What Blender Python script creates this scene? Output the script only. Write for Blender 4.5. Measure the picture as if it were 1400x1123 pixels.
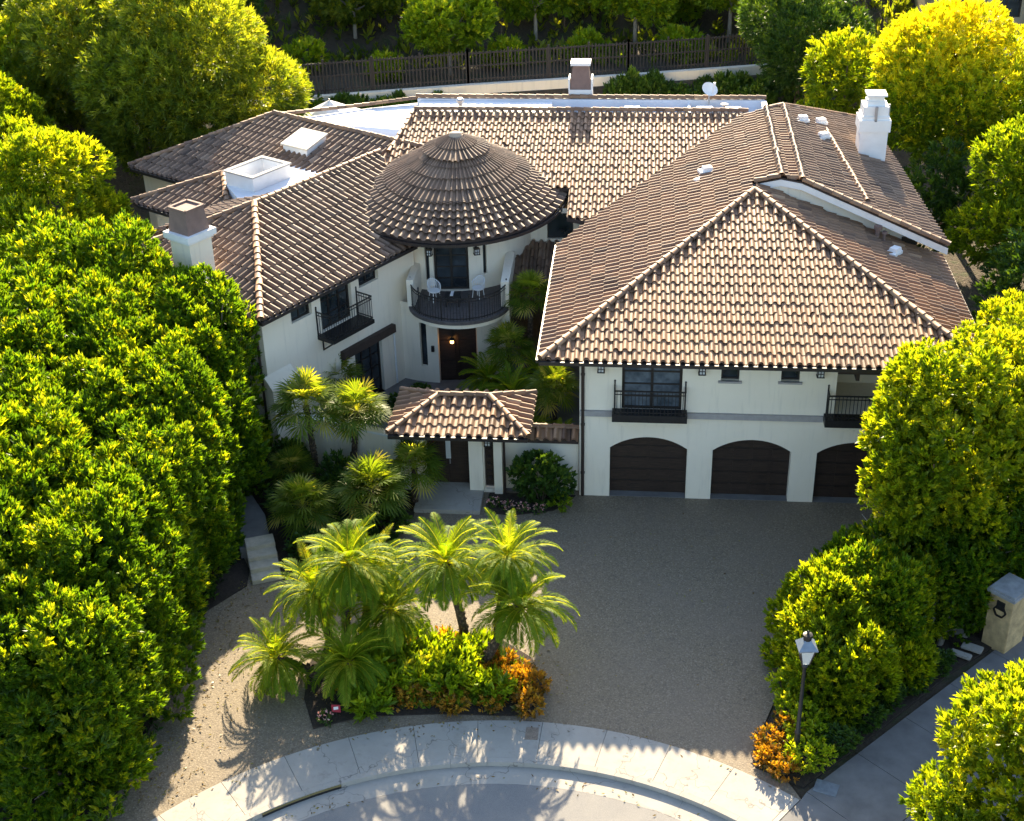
import bpy, bmesh, math
import numpy as np
from mathutils import Vector, Matrix

for o in list(bpy.data.objects):
    bpy.data.objects.remove(o)
SC = bpy.context.scene
COL = SC.collection
rad = math.radians

# ------------------------------------------------------------------ camera, sky, sun, exposure
def cam_basis(yaw, pitch, roll):
    cy, sy, cp, sp = math.cos(yaw), math.sin(yaw), math.cos(pitch), math.sin(pitch)
    f = Vector((sy*cp, cy*cp, -sp)); r = Vector((cy, -sy, 0)); u = r.cross(f)
    cr, sr = math.cos(roll), math.sin(roll)
    return f, r*cr + u*sr, u*cr - r*sr
cd = bpy.data.cameras.new('camera'); camo = bpy.data.objects.new('camera', cd); COL.objects.link(camo)
f_, r_, u_ = cam_basis(-0.104451624, 0.511329902, -0.025686212)
M = Matrix(((r_.x, u_.x, -f_.x, -0.3647), (r_.y, u_.y, -f_.y, -42.3552), (r_.z, u_.z, -f_.z, 27.3532), (0, 0, 0, 1)))
camo.matrix_world = M
cd.sensor_width = 36; cd.sensor_fit = 'HORIZONTAL'; cd.lens = 1888.995*36/1400
cd.clip_start = 0.5; cd.clip_end = 3000
SC.camera = camo

SUN_EL, SUN_AZ = rad(26.5), rad(-2.5)          # azimuth clockwise from +Y: the sun stands behind the house
w = bpy.data.worlds.new('World'); SC.world = w; w.use_nodes = True
nt = w.node_tree; bg = nt.nodes['Background']
sky = nt.nodes.new('ShaderNodeTexSky'); sky.sky_type = 'NISHITA'; sky.sun_disc = False
sky.sun_elevation = SUN_EL; sky.sun_rotation = SUN_AZ; sky.air_density = 1.0; sky.dust_density = 1.2; sky.ozone_density = 1.0
nt.links.new(sky.outputs[0], bg.inputs[0]); bg.inputs[1].default_value = 0.105
sl = bpy.data.lights.new('sun', 'SUN'); sl.energy = 5.0; sl.angle = rad(0.55); sl.color = (1.0, 0.83, 0.57)
so = bpy.data.objects.new('sun', sl); COL.objects.link(so)
sd = Vector((math.sin(SUN_AZ)*math.cos(SUN_EL), math.cos(SUN_AZ)*math.cos(SUN_EL), math.sin(SUN_EL)))
so.rotation_euler = sd.to_track_quat('Z', 'Y').to_euler(); so.location = (0, 40, 40)
vs = SC.view_settings; vs.view_transform = 'Standard'; vs.look = 'None'; vs.exposure = 1.92; vs.gamma = 1.0
try: vs.use_curve_mapping = False
except Exception: pass
SC.render.engine = 'CYCLES'
SC.cycles.max_bounces = 8; SC.cycles.diffuse_bounces = 4; SC.cycles.transmission_bounces = 4; SC.cycles.glossy_bounces = 3

# ------------------------------------------------------------------ helpers
LOC = {}
def link(o, parent=None):
    COL.objects.link(o)
    if parent is not None: o.parent = parent
    return o
def thing(name, label, cat, loc=(0, 0, 0), group=None):
    o = bpy.data.objects.new(name, None); COL.objects.link(o); o.location = loc; o.empty_display_size = .2
    o['label'] = label; o['category'] = cat
    if group: o['group'] = group
    LOC[o.name] = np.array(loc, float)
    return o
def tag(o, label, cat, group=None):
    o['label'] = label; o['category'] = cat
    if group: o['group'] = group
    return o
def kind(o, k): o['kind'] = k; return o
def copy_tree(o, parent=None):
    c = o.copy(); COL.objects.link(c); c.parent = parent
    for ch in list(o.children): copy_tree(ch, c)
    return c

class MB:
    def __init__(s): s.v = []; s.f = []
    def add(s, vs, fs):
        b = len(s.v); s.v += [tuple(map(float, x)) for x in vs]; s.f += [tuple(b+i for i in f) for f in fs]; return s
    def quad(s, *p): return s.add(p, [tuple(range(len(p)))])
    def box(s, c, size, rz=0.0, taper=1.0):
        x, y, z = size[0]/2, size[1]/2, size[2]/2; ca, sa = math.cos(rz), math.sin(rz); vs = []
        for dz, t in ((-z, 1), (z, taper)):
            for dx, dy in ((-x, -y), (x, -y), (x, y), (-x, y)):
                dx *= t; dy *= t
                vs.append((c[0]+dx*ca-dy*sa, c[1]+dx*sa+dy*ca, c[2]+dz))
        return s.add(vs, [(3, 2, 1, 0), (4, 5, 6, 7), (0, 1, 5, 4), (1, 2, 6, 5), (2, 3, 7, 6), (3, 0, 4, 7)])
    def prism(s, poly, z0, z1):
        n = len(poly)
        z0 = z0 if hasattr(z0, '__len__') else [z0]*n; z1 = z1 if hasattr(z1, '__len__') else [z1]*n
        vs = [(p[0], p[1], z0[i]) for i, p in enumerate(poly)] + [(p[0], p[1], z1[i]) for i, p in enumerate(poly)]
        fs = [tuple(range(n-1, -1, -1)), tuple(range(n, 2*n))] + [(i, (i+1) % n, n+(i+1) % n, n+i) for i in range(n)]
        return s.add(vs, fs)
    def bar(s, p, q, w, h=None):
        p, q = Vector(p), Vector(q); d = (q-p)
        if d.length < 1e-6: return s
        d.normalize(); h = h or w
        a = d.cross(Vector((0, 0, 1)))
        if a.length < 1e-3: a = Vector((1, 0, 0))
        a.normalize(); b = a.cross(d).normalized(); a *= w/2; b *= h/2
        vs = [p-a-b, p+a-b, p+a+b, p-a+b, q-a-b, q+a-b, q+a+b, q-a+b]
        return s.add(vs, [(0, 1, 2, 3), (7, 6, 5, 4), (0, 4, 5, 1), (1, 5, 6, 2), (2, 6, 7, 3), (3, 7, 4, 0)])
    def tube(s, pts, radii, n=8, cap=True):
        pts = [Vector(p) for p in pts]; rings = []
        for i, p in enumerate(pts):
            d = (pts[min(i+1, len(pts)-1)]-pts[max(i-1, 0)]).normalized()
            a = d.cross(Vector((0.13, 0.99, 0.05))).normalized(); b = d.cross(a)
            r = radii[i]
            rings.append([p+(a*math.cos(2*math.pi*k/n)+b*math.sin(2*math.pi*k/n))*r for k in range(n)])
        vs = [v for R in rings for v in R]; fs = []
        for i in range(len(pts)-1):
            for k in range(n):
                fs.append((i*n+k, i*n+(k+1) % n, (i+1)*n+(k+1) % n, (i+1)*n+k))
        if cap: fs.append(tuple(range(n-1, -1, -1))); fs.append(tuple(range(len(vs)-n, len(vs))))
        return s.add(vs, fs)
    def lathe(s, c, prof, n=24, a0=0.0):
        vs = [(c[0]+r*math.cos(a0+2*math.pi*k/n), c[1]+r*math.sin(a0+2*math.pi*k/n), c[2]+z) for r, z in prof for k in range(n)]
        m = len(prof); fs = [(i*n+k, i*n+(k+1) % n, (i+1)*n+(k+1) % n, (i+1)*n+k) for i in range(m-1) for k in range(n)]
        fs += [tuple(range(n-1, -1, -1)), tuple(range((m-1)*n, m*n))]
        return s.add(vs, fs)
    def build(s, name, mat, parent=None, smooth=False, bevel=0.0):
        me = bpy.data.meshes.new(name)
        off = np.zeros(3); p = parent
        while p is not None:
            if p.type == 'EMPTY': off = LOC.get(p.name, np.zeros(3)); break
            p = p.parent
        me.from_pydata([tuple(np.array(v)-off) for v in s.v], [], s.f)
        me.materials.append(mat)
        if bevel:
            bm = bmesh.new(); bm.from_mesh(me)
            bmesh.ops.bevel(bm, geom=[e for e in bm.edges], offset=bevel, segments=2, affect='EDGES', clamp_overlap=True)
            bm.to_mesh(me); bm.free()
        if smooth: me.polygons.foreach_set('use_smooth', [True]*len(me.polygons))
        me.update()
        return link(bpy.data.objects.new(name, me), parent)

def np_mesh(name, V, F4, mat, tint=None, parent=None, smooth=False, trifan=None):
    me = bpy.data.meshes.new(name)
    V = np.asarray(V, np.float32); F4 = np.asarray(F4, np.int32); n, k = F4.shape
    me.vertices.add(len(V)); me.vertices.foreach_set('co', V.ravel())
    me.loops.add(n*k); me.loops.foreach_set('vertex_index', F4.ravel())
    me.polygons.add(n); me.polygons.foreach_set('loop_start', np.arange(0, n*k, k, dtype=np.int32))
    me.polygons.foreach_set('loop_total', np.full(n, k, np.int32))
    if smooth: me.polygons.foreach_set('use_smooth', np.ones(n, bool))
    if tint is not None:
        a = me.attributes.new('tint', 'FLOAT', 'FACE'); a.data.foreach_set('value', np.asarray(tint, np.float32))
    me.materials.append(mat); me.update(calc_edges=True); me.validate()
    return link(bpy.data.objects.new(name, me), parent)

# ------------------------------------------------------------------ materials
def new_mat(name):
    m = bpy.data.materials.new(name); m.use_nodes = True
    n = m.node_tree.nodes; l = m.node_tree.links
    return m, n, l, n['Principled BSDF']
def coords(n): return n.new('ShaderNodeTexCoord').outputs['Object']
def noise(n, l, co, scale, detail=4, rough=.6):
    t = n.new('ShaderNodeTexNoise'); t.inputs['Scale'].default_value = scale; t.inputs['Detail'].default_value = detail
    t.inputs['Roughness'].default_value = rough; l.new(co, t.inputs['Vector']); return t.outputs['Fac']
def ramp(n, l, fac, stops):
    r = n.new('ShaderNodeValToRGB'); e = r.color_ramp.elements
    while len(e) < len(stops): e.new(.5)
    for i, (p, c) in enumerate(stops): e[i].position = p; e[i].color = (*c, 1)
    l.new(fac, r.inputs['Fac']); return r.outputs['Color']
def mix(n, l, a, b, fac, mode='MIX'):
    m = n.new('ShaderNodeMix'); m.data_type = 'RGBA'; m.blend_type = mode
    for s, v in ((m.inputs[6], a), (m.inputs[7], b), (m.inputs[0], fac)):
        if hasattr(v, 'links'): l.new(v, s)
        else: s.default_value = v if not isinstance(v, tuple) else (*v, 1)
    return m.outputs[2]
def bump(n, l, h, strength, dist, bsdf):
    b = n.new('ShaderNodeBump'); b.inputs['Strength'].default_value = strength; b.inputs['Distance'].default_value = dist
    l.new(h, b.inputs['Height']); l.new(b.outputs[0], bsdf.inputs['Normal']); return b
def simple(name, c, rough=.7, metal=0.0, var=.12, scale=6, bmp=0.0, bscale=40, bdist=.01):
    m, n, l, b = new_mat(name); co = coords(n)
    f = noise(n, l, co, scale)
    lo = tuple(x*(1-var) for x in c); hi = tuple(min(1, x*(1+var)) for x in c)
    l.new(ramp(n, l, f, [(.3, lo), (.7, hi)]), b.inputs['Base Color'])
    b.inputs['Roughness'].default_value = rough; b.inputs['Metallic'].default_value = metal
    if bmp: bump(n, l, noise(n, l, co, bscale, 6), bmp, bdist, b)
    return m

def tile_mat(name, pal):
    m, n, l, b = new_mat(name); co = coords(n)
    a = n.new('ShaderNodeAttribute'); a.attribute_name = 'tint'
    c1 = ramp(n, l, a.outputs['Fac'], pal)
    st = noise(n, l, co, 1.1, 5, .65); fine = noise(n, l, co, 22, 4)
    c2 = mix(n, l, c1, (.11, .085, .07), ramp(n, l, st, [(.5, (0, 0, 0)), (.75, (.55, .55, .55))]))
    c3 = mix(n, l, c2, (.50, .37, .25), ramp(n, l, fine, [(.55, (0, 0, 0)), (.8, (.25, .25, .25))]))
    l.new(c3, b.inputs['Base Color']); b.inputs['Roughness'].default_value = .62
    bump(n, l, fine, .25, .01, b)
    return m
M_TILE = tile_mat('clay_tile', [(0, (.115, .06, .033)), (.25, (.195, .107, .06)), (.55, (.27, .147, .076)), (.8, (.335, .19, .10)), (1, (.42, .265, .155))])
M_TILED = tile_mat('brown_tile', [(0, (.085, .05, .031)), (.3, (.15, .09, .055)), (.6, (.215, .134, .083)), (.85, (.28, .18, .114)), (1, (.37, .255, .17))])

m, n, l, b = new_mat('stucco'); co = coords(n); M_STUCCO = m
big = noise(n, l, co, .5, 5); st = n.new('ShaderNodeTexNoise'); mp = n.new('ShaderNodeMapping'); mp.inputs['Scale'].default_value = (5, 5, .5)
l.new(co, mp.inputs['Vector']); l.new(mp.outputs[0], st.inputs['Vector']); st.inputs['Scale'].default_value = 1.2; st.inputs['Detail'].default_value = 5
c = ramp(n, l, big, [(.3, (.84, .745, .59)), (.7, (.90, .81, .655))])
c = mix(n, l, c, (.60, .54, .44), ramp(n, l, st.outputs['Fac'], [(.55, (0, 0, 0)), (.85, (.55, .55, .55))]))
l.new(c, b.inputs['Base Color']); b.inputs['Roughness'].default_value = .9
bump(n, l, noise(n, l, co, 35, 6), .3, .012, b)

M_WHITE = simple('white_paint', (.80, .79, .77), .6, 0, .06, 2, .15, 30)
M_FLAT = simple('white_roof_membrane', (.78, .79, .81), .55, 0, .1, .8, .2, 3, .03)
M_TRIM = simple('grey_trim', (.36, .33, .31), .7, 0, .1)
M_DARK = simple('dark_metal', (.028, .026, .026), .45, .4, .2)
M_GUT = simple('dark_gutter', (.035, .028, .025), .5, .2, .2)
M_SOFFIT = simple('dark_wood_soffit', (.05, .032, .024), .8, 0, .2)
M_FRAME = simple('dark_window_frame', (.02, .016, .014), .45, 0, .2)
M_PIPE = simple('brown_pipe', (.045, .03, .024), .5, .2, .2)
m, n, l, b = new_mat('dark_glass'); M_GLASS = m
l.new(ramp(n, l, noise(n, l, coords(n), .9, 2), [(.35, (.012, .016, .02)), (.7, (.06, .075, .085))]), b.inputs['Base Color']); b.inputs['Roughness'].default_value = .06  # paler blotches paint reflections and curtains into the base colour
b.inputs['Specular IOR Level'].default_value = .8
m, n, l, b = new_mat('frosted_glass'); M_FROST = m
b.inputs['Base Color'].default_value = (.8, .82, .82, 1); b.inputs['Roughness'].default_value = .35; b.inputs['Transmission Weight'].default_value = .25
m, n, l, b = new_mat('lit_bulb'); M_BULB = m
b.inputs['Base Color'].default_value = (1, .6, .2, 1); b.inputs['Emission Color'].default_value = (1, .5, .14, 1); b.inputs['Emission Strength'].default_value = 4.5

def wood_mat(name, c0, c1, sc=(14, 14, 1.2), rough=.5):
    m, n, l, b = new_mat(name); co = coords(n)
    mp = n.new('ShaderNodeMapping'); mp.inputs['Scale'].default_value = sc; l.new(co, mp.inputs['Vector'])
    f = noise(n, l, mp.outputs[0], 2.0, 6, .7)
    l.new(ramp(n, l, f, [(.3, c0), (.7, c1)]), b.inputs['Base Color']); b.inputs['Roughness'].default_value = rough
    bump(n, l, f, .3, .005, b); return m
M_GDOOR = wood_mat('dark_door_wood', (.014, .009, .007), (.06, .036, .025), (1.2, 14, 14), .45)
M_FENCE = wood_mat('dark_fence_wood', (.02, .017, .015), (.055, .046, .04), (10, 10, .8), .8)
M_TRUNK = wood_mat('tree_bark', (.07, .05, .035), (.2, .16, .12), (4, 4, 1), .9)
M_PALE = wood_mat('pale_bark', (.22, .19, .15), (.42, .38, .32), (4, 4, 1), .9)
m, n, l, b = new_mat('palm_bark'); M_PALMB = m; co = coords(n)
v = n.new('ShaderNodeTexVoronoi'); v.inputs['Scale'].default_value = 11; l.new(co, v.inputs['Vector'])
l.new(ramp(n, l, v.outputs['Distance'], [(.1, (.17, .115, .07)), (.6, (.05, .034, .022))]), b.inputs['Base Color']); b.inputs['Roughness'].default_value = .95
bump(n, l, v.outputs['Distance'], .9, .05, b)

m, n, l, b = new_mat('concrete'); M_CONC = m; co = coords(n)
c = ramp(n, l, noise(n, l, co, .7, 6, .65), [(.3, (.32, .295, .255)), (.7, (.40, .37, .325))])
c = mix(n, l, c, (.22, .20, .17), ramp(n, l, noise(n, l, co, 2.6, 6, .7), [(.55, (0, 0, 0)), (.8, (.6, .6, .6))]))
c = mix(n, l, c, (.30, .28, .25), ramp(n, l, noise(n, l, co, 60, 3), [(.6, (0, 0, 0)), (.75, (.5, .5, .5))]))
v = n.new('ShaderNodeTexVoronoi'); v.feature = 'DISTANCE_TO_EDGE'; v.inputs['Scale'].default_value = .42
wv = n.new('ShaderNodeVectorMath'); wv.operation = 'ADD'; nz_ = n.new('ShaderNodeTexNoise'); nz_.inputs['Scale'].default_value = 2.2; l.new(co, nz_.inputs['Vector']); l.new(co, wv.inputs[0]); l.new(nz_.outputs['Color'], wv.inputs[1]); l.new(wv.outputs[0], v.inputs['Vector'])
c = mix(n, l, c, (.09, .08, .07), ramp(n, l, v.outputs['Distance'], [(0, (.75, .75, .75)), (.006, (0, 0, 0))]))
c = mix(n, l, c, (.17, .15, .125), ramp(n, l, noise(n, l, co, 1.1, 7, .75), [(.56, (0, 0, 0)), (.72, (.55, .55, .55))]))
l.new(c, b.inputs['Base Color']); b.inputs['Roughness'].default_value = .85
bump(n, l, noise(n, l, co, 70, 5), .25, .006, b)
M_STEP = simple('buff_stone_steps', (.46, .40, .31), .85, 0, .2, 3, .3, 40)
M_CONCD = simple('grey_concrete', (.155, .15, .145), .85, 0, .22, 1.5, .3, 50)
M_JOINT = simple('joint_dark', (.07, .065, .06), .95)

m, n, l, b = new_mat('exposed_aggregate'); M_DRIVE = m; co = coords(n)
v = n.new('ShaderNodeTexVoronoi'); v.inputs['Scale'].default_value = 25; l.new(co, v.inputs['Vector'])
hs = n.new('ShaderNodeSeparateColor'); l.new(v.outputs['Color'], hs.inputs[0])
c = ramp(n, l, hs.outputs[0], [(0, (.155, .122, .08)), (.35, (.195, .154, .10)), (.75, (.222, .177, .117)), (1, (.285, .235, .165))])
c = mix(n, l, c, (.06, .05, .045), ramp(n, l, v.outputs['Distance'], [(.5, (0, 0, 0)), (.85, (.5, .5, .5))]))
c = mix(n, l, c, (.20, .16, .12), ramp(n, l, noise(n, l, co, .35, 5, .6), [(.4, (0, 0, 0)), (.75, (.55, .55, .55))]))
c = mix(n, l, c, (.12, .10, .09), ramp(n, l, noise(n, l, co, 1.7, 5, .7), [(.58, (0, 0, 0)), (.75, (.5, .5, .5))]))
l.new(c, b.inputs['Base Color']); b.inputs['Roughness'].default_value = .8
inv = n.new('ShaderNodeMath'); inv.operation = 'SUBTRACT'; inv.inputs[0].default_value = 1; l.new(v.outputs['Distance'], inv.inputs[1])
bump(n, l, inv.outputs[0], .35, .018, b)

m, n, l, b = new_mat('asphalt'); M_ASPH = m; co = coords(n)
c = ramp(n, l, noise(n, l, co, 90, 3), [(.35, (.15, .147, .145)), (.65, (.26, .25, .235))])
c = mix(n, l, c, (.30, .28, .245), ramp(n, l, noise(n, l, co, .5, 5), [(.4, (0, 0, 0)), (.7, (.55, .55, .55))]))
l.new(c, b.inputs['Base Color']); b.inputs['Roughness'].default_value = .85
bump(n, l, noise(n, l, co, 120, 3), .4, .01, b)

m, n, l, b = new_mat('mulch'); M_MULCH = m; co = coords(n)
c = ramp(n, l, noise(n, l, co, 9, 6, .75), [(.3, (.014, .010, .008)), (.6, (.045, .032, .022)), (.8, (.10, .07, .045))])
l.new(c, b.inputs['Base Color']); b.inputs['Roughness'].default_value = .95
bump(n, l, noise(n, l, co, 25, 6, .7), 1.0, .05, b)
m, n, l, b = new_mat('hill_soil'); M_SOIL = m; co = coords(n)
c = ramp(n, l, noise(n, l, co, .8, 8, .7), [(.3, (.04, .03, .02)), (.5, (.10, .075, .048)), (.62, (.06, .07, .025)), (.8, (.2, .15, .09))])
l.new(c, b.inputs['Base Color']); b.inputs['Roughness'].default_value = .95
bump(n, l, noise(n, l, co, 5, 8, .7), 1.0, .25, b)
M_STONE = simple('tan_stone', (.50, .36, .18), .9, 0, .3, 3, .6, 12, .04)
M_GREYCAP = simple('grey_cap_stone', (.3, .3, .3), .8, 0, .2, 4, .4, 20)
M_TANW = simple('tan_stucco', (.52, .42, .28), .9, 0, .1, 1)
M_FLUE = simple('brown_flue', (.21, .135, .11), .75, 0, .15, 3)
M_RUST = simple('rusty_iron', (.27, .21, .16), .85, .2, .3, 20)
M_BLUEG = simple('blue_grey_lid', (.16, .18, .2), .8, 0, .2, 8)
M_SILVER = simple('zinc', (.5, .5, .5), .4, .7, .1)
M_RED = simple('red_plate', (.35, .03, .05), .5)

def leaf_mat(name, stops, trans=.45, rough=.42, spec=.35, gain=1.55):
    stops = [(p, tuple(min(.75, q*gain) for q in c)) for p, c in stops]
    m, n, l, b = new_mat(name)
    a = n.new('ShaderNodeAttribute'); a.attribute_name = 'tint'
    c = ramp(n, l, a.outputs['Fac'], stops)
    l.new(c, b.inputs['Base Color']); b.inputs['Roughness'].default_value = rough; b.inputs['Specular IOR Level'].default_value = spec
    t = n.new('ShaderNodeBsdfTranslucent')
    g = n.new('ShaderNodeMix'); g.data_type = 'RGBA'; g.blend_type = 'MULTIPLY'; g.inputs[0].default_value = 1
    l.new(c, g.inputs[6]); g.inputs[7].default_value = (2.2, 1.9, .32, 1); l.new(g.outputs[2], t.inputs['Color'])
    ms = n.new('ShaderNodeMixShader'); ms.inputs[0].default_value = trans
    l.new(b.outputs[0], ms.inputs[1]); l.new(t.outputs[0], ms.inputs[2])
    l.new(ms.outputs[0], n['Material Output'].inputs['Surface']); return m
M_LHEDGE = leaf_mat('hedge_leaf', [(0, (.035, .085, .008)), (.45, (.07, .145, .010)), (.72, (.14, .215, .012)), (1, (.34, .37, .02))], .55, gain=1.2)
M_LRIGHT = leaf_mat('bright_leaf', [(0, (.055, .105, .008)), (.45, (.115, .18, .010)), (.72, (.20, .255, .012)), (1, (.36, .37, .02))], .57, gain=1.3)
M_LOLIVE = leaf_mat('olive_leaf', [(0, (.035, .06, .010)), (.5, (.07, .10, .014)), (.8, (.13, .15, .018)), (1, (.2, .21, .03))], .58, gain=2.1)
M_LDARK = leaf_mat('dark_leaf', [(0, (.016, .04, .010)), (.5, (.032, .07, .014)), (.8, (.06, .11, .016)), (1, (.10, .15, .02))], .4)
M_LYEL = leaf_mat('yellow_leaf', [(0, (.05, .11, .008)), (.35, (.12, .19, .010)), (.62, (.27, .30, .012)), (1, (.42, .40, .02))], .55, gain=1.4)
M_LLIME = leaf_mat('lime_leaf', [(0, (.06, .11, .008)), (.5, (.13, .20, .010)), (.8, (.24, .28, .014)), (1, (.34, .35, .03))], .5)
M_LPALM = leaf_mat('palm_leaf', [(0, (.045, .095, .006)), (.5, (.10, .17, .010)), (.8, (.17, .23, .015)), (1, (.30, .30, .04))], .52, .6, .15, 1.3)
M_LFAN = leaf_mat('fan_leaf', [(0, (.04, .075, .010)), (.5, (.085, .135, .016)), (.8, (.16, .20, .025)), (1, (.34, .31, .09))], .5, .5, .25, 1.35)
M_LORANGE = leaf_mat('orange_leaf', [(0, (.06, .08, .012)), (.3, (.18, .10, .015)), (.6, (.34, .17, .018)), (1, (.45, .31, .04))], .4, gain=1.15)
M_LPINK = leaf_mat('pink_petal', [(0, (.45, .1, .18)), (.5, (.6, .3, .35)), (1, (.75, .6, .6))], .3)

# ------------------------------------------------------------------ clay tile roofs
TW, TL = .322, .54
def tile_profile(nx=9):
    us, hs = [], []
    for i in range(nx):                       # barrel part then shallow pan
        t = i/(nx-1); us.append(-.5+t*.62); hs.append(.122*math.sin(math.pi*t)**.6 if 0 < t < 1 else 0)
    for t in (.5, 1.0): us.append(.12+t*.38); hs.append(-.014 if t < 1 else 0)
    return np.array(us), np.array(hs)
PU, PH = tile_profile()
def emit_tiles(ci, rj, mapf, rng, tw=TW, tl=TL, LIFT=.05):
    """ci, rj: arrays of column centre u and row start v.  mapf(u, v, h) -> world xyz"""
    n = len(ci); k = len(PU)
    ju = rng.normal(0, .008, n); jv = rng.normal(0, .012, n); jh = rng.normal(0, .005, n); rot = rng.normal(0, .014, n)
    tint = np.clip(rng.beta(6, 6, n)+rng.choice([0]*14+[-.35, .3], n), 0, 1)
    V = []; F = []; T = []
    u0 = PU[None, :]*tw*.99
    rows = []
    for v, lift, sc in ((-.03, LIFT, 1.0), (tl+.03, .012, .93)):
        uu = ci[:, None]+ju[:, None]+u0*sc + rot[:, None]*(v-.2)
        vv = np.broadcast_to((rj+jv+v)[:, None], uu.shape); hh = PH[None, :]*sc+lift+jh[:, None]
        rows.append(mapf(uu, vv, hh))
    low, up = rows
    uu = ci[:, None]+ju[:, None]+u0 - rot[:, None]*.23
    vv = np.broadcast_to((rj+jv-.03)[:, None], uu.shape)
    lipt = mapf(uu, vv, PH[None, :]+LIFT+jh[:, None]); lipb = mapf(uu, vv+.01, PH[None, :]+LIFT-.014+jh[:, None])
    V = np.concatenate([low, up, lipt, lipb], 1).reshape(-1, 3)       # n, 4k, 3
    base = (np.arange(n)*4*k)[:, None, None]; j = np.arange(k-1)
    q1 = np.stack([j, j+1, k+j+1, k+j], 1); q2 = np.stack([3*k+j, 3*k+j+1, 2*k+j+1, 2*k+j], 1)
    F = (base+np.concatenate([q1, q2])[None]).reshape(-1, 4)
    T = np.repeat(tint, 2*(k-1))
    return V, F, T

def tile_roof(name, mat, P0, ud, vd, poly, parent, seed=1, deck=True, label=None, deckmat=None, u_off=0.0, tw=TW, tl=TL):
    """P0 origin on the eave, ud along the eave, vd up the slope (3-D units), poly = convex (u,v) outline"""
    rng = np.random.default_rng(seed)
    P0, ud, vd = np.array(P0, float), np.array(ud, float), np.array(vd, float); nd = np.cross(ud, vd)
    if nd[2] < 0: nd = -nd
    poly = np.array(poly, float)
    area = .5*sum(poly[i][0]*poly[(i+1) % len(poly)][1]-poly[(i+1) % len(poly)][0]*poly[i][1] for i in range(len(poly)))
    if area < 0: poly = poly[::-1]
    us = np.arange(math.floor(poly[:, 0].min()/tw)-1, math.ceil(poly[:, 0].max()/tw)+2)*tw+u_off
    vsr = np.arange(math.floor(poly[:, 1].min()/tl)-1, math.ceil(poly[:, 1].max()/tl)+1)*tl
    U, Vv = np.meshgrid(us, vsr); U = U.ravel(); Vv = Vv.ravel()
    keep = np.ones(len(U), bool)
    for i in range(len(poly)):
        a, b2 = poly[i], poly[(i+1) % len(poly)]; e = (b2-a)/np.linalg.norm(b2-a); inn = np.array([-e[1], e[0]])
        keep &= ((U-a[0])*inn[0]+(Vv+.2-a[1])*inn[1]) > -.45
    V, F, T = emit_tiles(U[keep], Vv[keep], lambda u, v, h: np.stack([u, v, h], -1), rng, tw, tl)
    bm = bmesh.new(); lay = bm.faces.layers.float.new('tint')
    bv = [bm.verts.new(x) for x in V]
    for f, t in zip(F, T):
        fc = bm.faces.new([bv[i] for i in f]); fc[lay] = t; fc.smooth = True
    for i in range(len(poly)):
        a, b2 = poly[i], poly[(i+1) % len(poly)]; e = (b2-a)/np.linalg.norm(b2-a); inn = np.array([-e[1], e[0]])
        lowedge = abs(e[1]) < 1e-3 and e[0] > 0
        s = -.08 if lowedge else 0.0
        bmesh.ops.bisect_plane(bm, geom=bm.verts[:]+bm.edges[:]+bm.faces[:], plane_co=(a[0]+inn[0]*s, a[1]+inn[1]*s, 0), plane_no=(-inn[0], -inn[1], 0), clear_outer=True)
    off = LOC.get(parent.name, np.zeros(3))
    mt = Matrix(((ud[0], vd[0], nd[0], P0[0]-off[0]), (ud[1], vd[1], nd[1], P0[1]-off[1]), (ud[2], vd[2], nd[2], P0[2]-off[2]), (0, 0, 0, 1)))
    bm.transform(mt); me = bpy.data.meshes.new(name); bm.to_mesh(me); bm.free(); me.materials.append(mat)
    o = link(bpy.data.objects.new(name, me), parent)
    if label: o['label'] = label
    if deck:
        mb = MB(); top = [P0+ud*p[0]+vd*p[1]-nd*.02 for p in poly]; bot = [q-np.array([0, 0, .16]) for q in top]; k = len(top)
        mb.add(top+bot, [tuple(range(k)), tuple(range(2*k-1, k-1, -1))]+[(i, k+i, k+(i+1) % k, (i+1) % k) for i in range(k)])
        mb.build('roof_deck', deckmat or M_SOFFIT, o)
    return o
def ridge_caps(pts, parent, seed=3, r=.125, mat=None, name='ridge_cap', lift=.05):
    rng = np.random.default_rng(seed); V = []; F = []; T = []; nb = 0
    for a, b in zip(pts[:-1], pts[1:]):
        a, b = Vector(a), Vector(b); d = b-a; L = d.length; d.normalize(); k = max(1, int(L/.40))
        s = d.cross(Vector((0, 0, 1))).normalized(); up = s.cross(d).normalized()
        for i in range(k):
            p0 = a+d*(L*i/k-.03)+up*(lift+.02); p1 = a+d*(L*(i+1)/k+.02)+up*lift
            if d.z < 0: p0, p1 = p0-up*.02, p1+up*.02
            t = rng.beta(2, 2); jit = rng.normal(0, .012)
            for P, rr in ((p0, r*1.0), (p1, r*.9)):
                for q in range(9):
                    an = math.pi*(q/8*1.2-.1); V.append(P+s*(math.cos(an)*rr+jit)+up*math.sin(an)*rr*.95)
            for q in range(8): F.append((nb+q, nb+q+1, nb+10+q, nb+9+q)); T.append(t)
            m0 = nb; nb += 18
            # closed lower end: two stacked quads
            F.append((m0, m0+2, m0+6, m0+8)); F.append((m0+2, m0+3, m0+5, m0+6)); T += [t*.5, t*.5]
    off = LOC.get(parent.parent.name if parent.parent else parent.name, np.zeros(3))
    return np_mesh(name, np.array([tuple(v) for v in V])-off, F, mat or M_TILE, T, parent, True)
def plane_frame(e0, e1, up_xy, pitch):
    e0, e1 = np.array(e0, float), np.array(e1, float); ud = (e1-e0)/np.linalg.norm(e1-e0)
    n = np.array([up_xy[0], up_xy[1], 0.0]); n /= np.linalg.norm(n); vd = n+np.array([0, 0, pitch]); ln = np.linalg.norm(vd); vd /= ln
    return e0, ud, vd, ln
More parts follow.
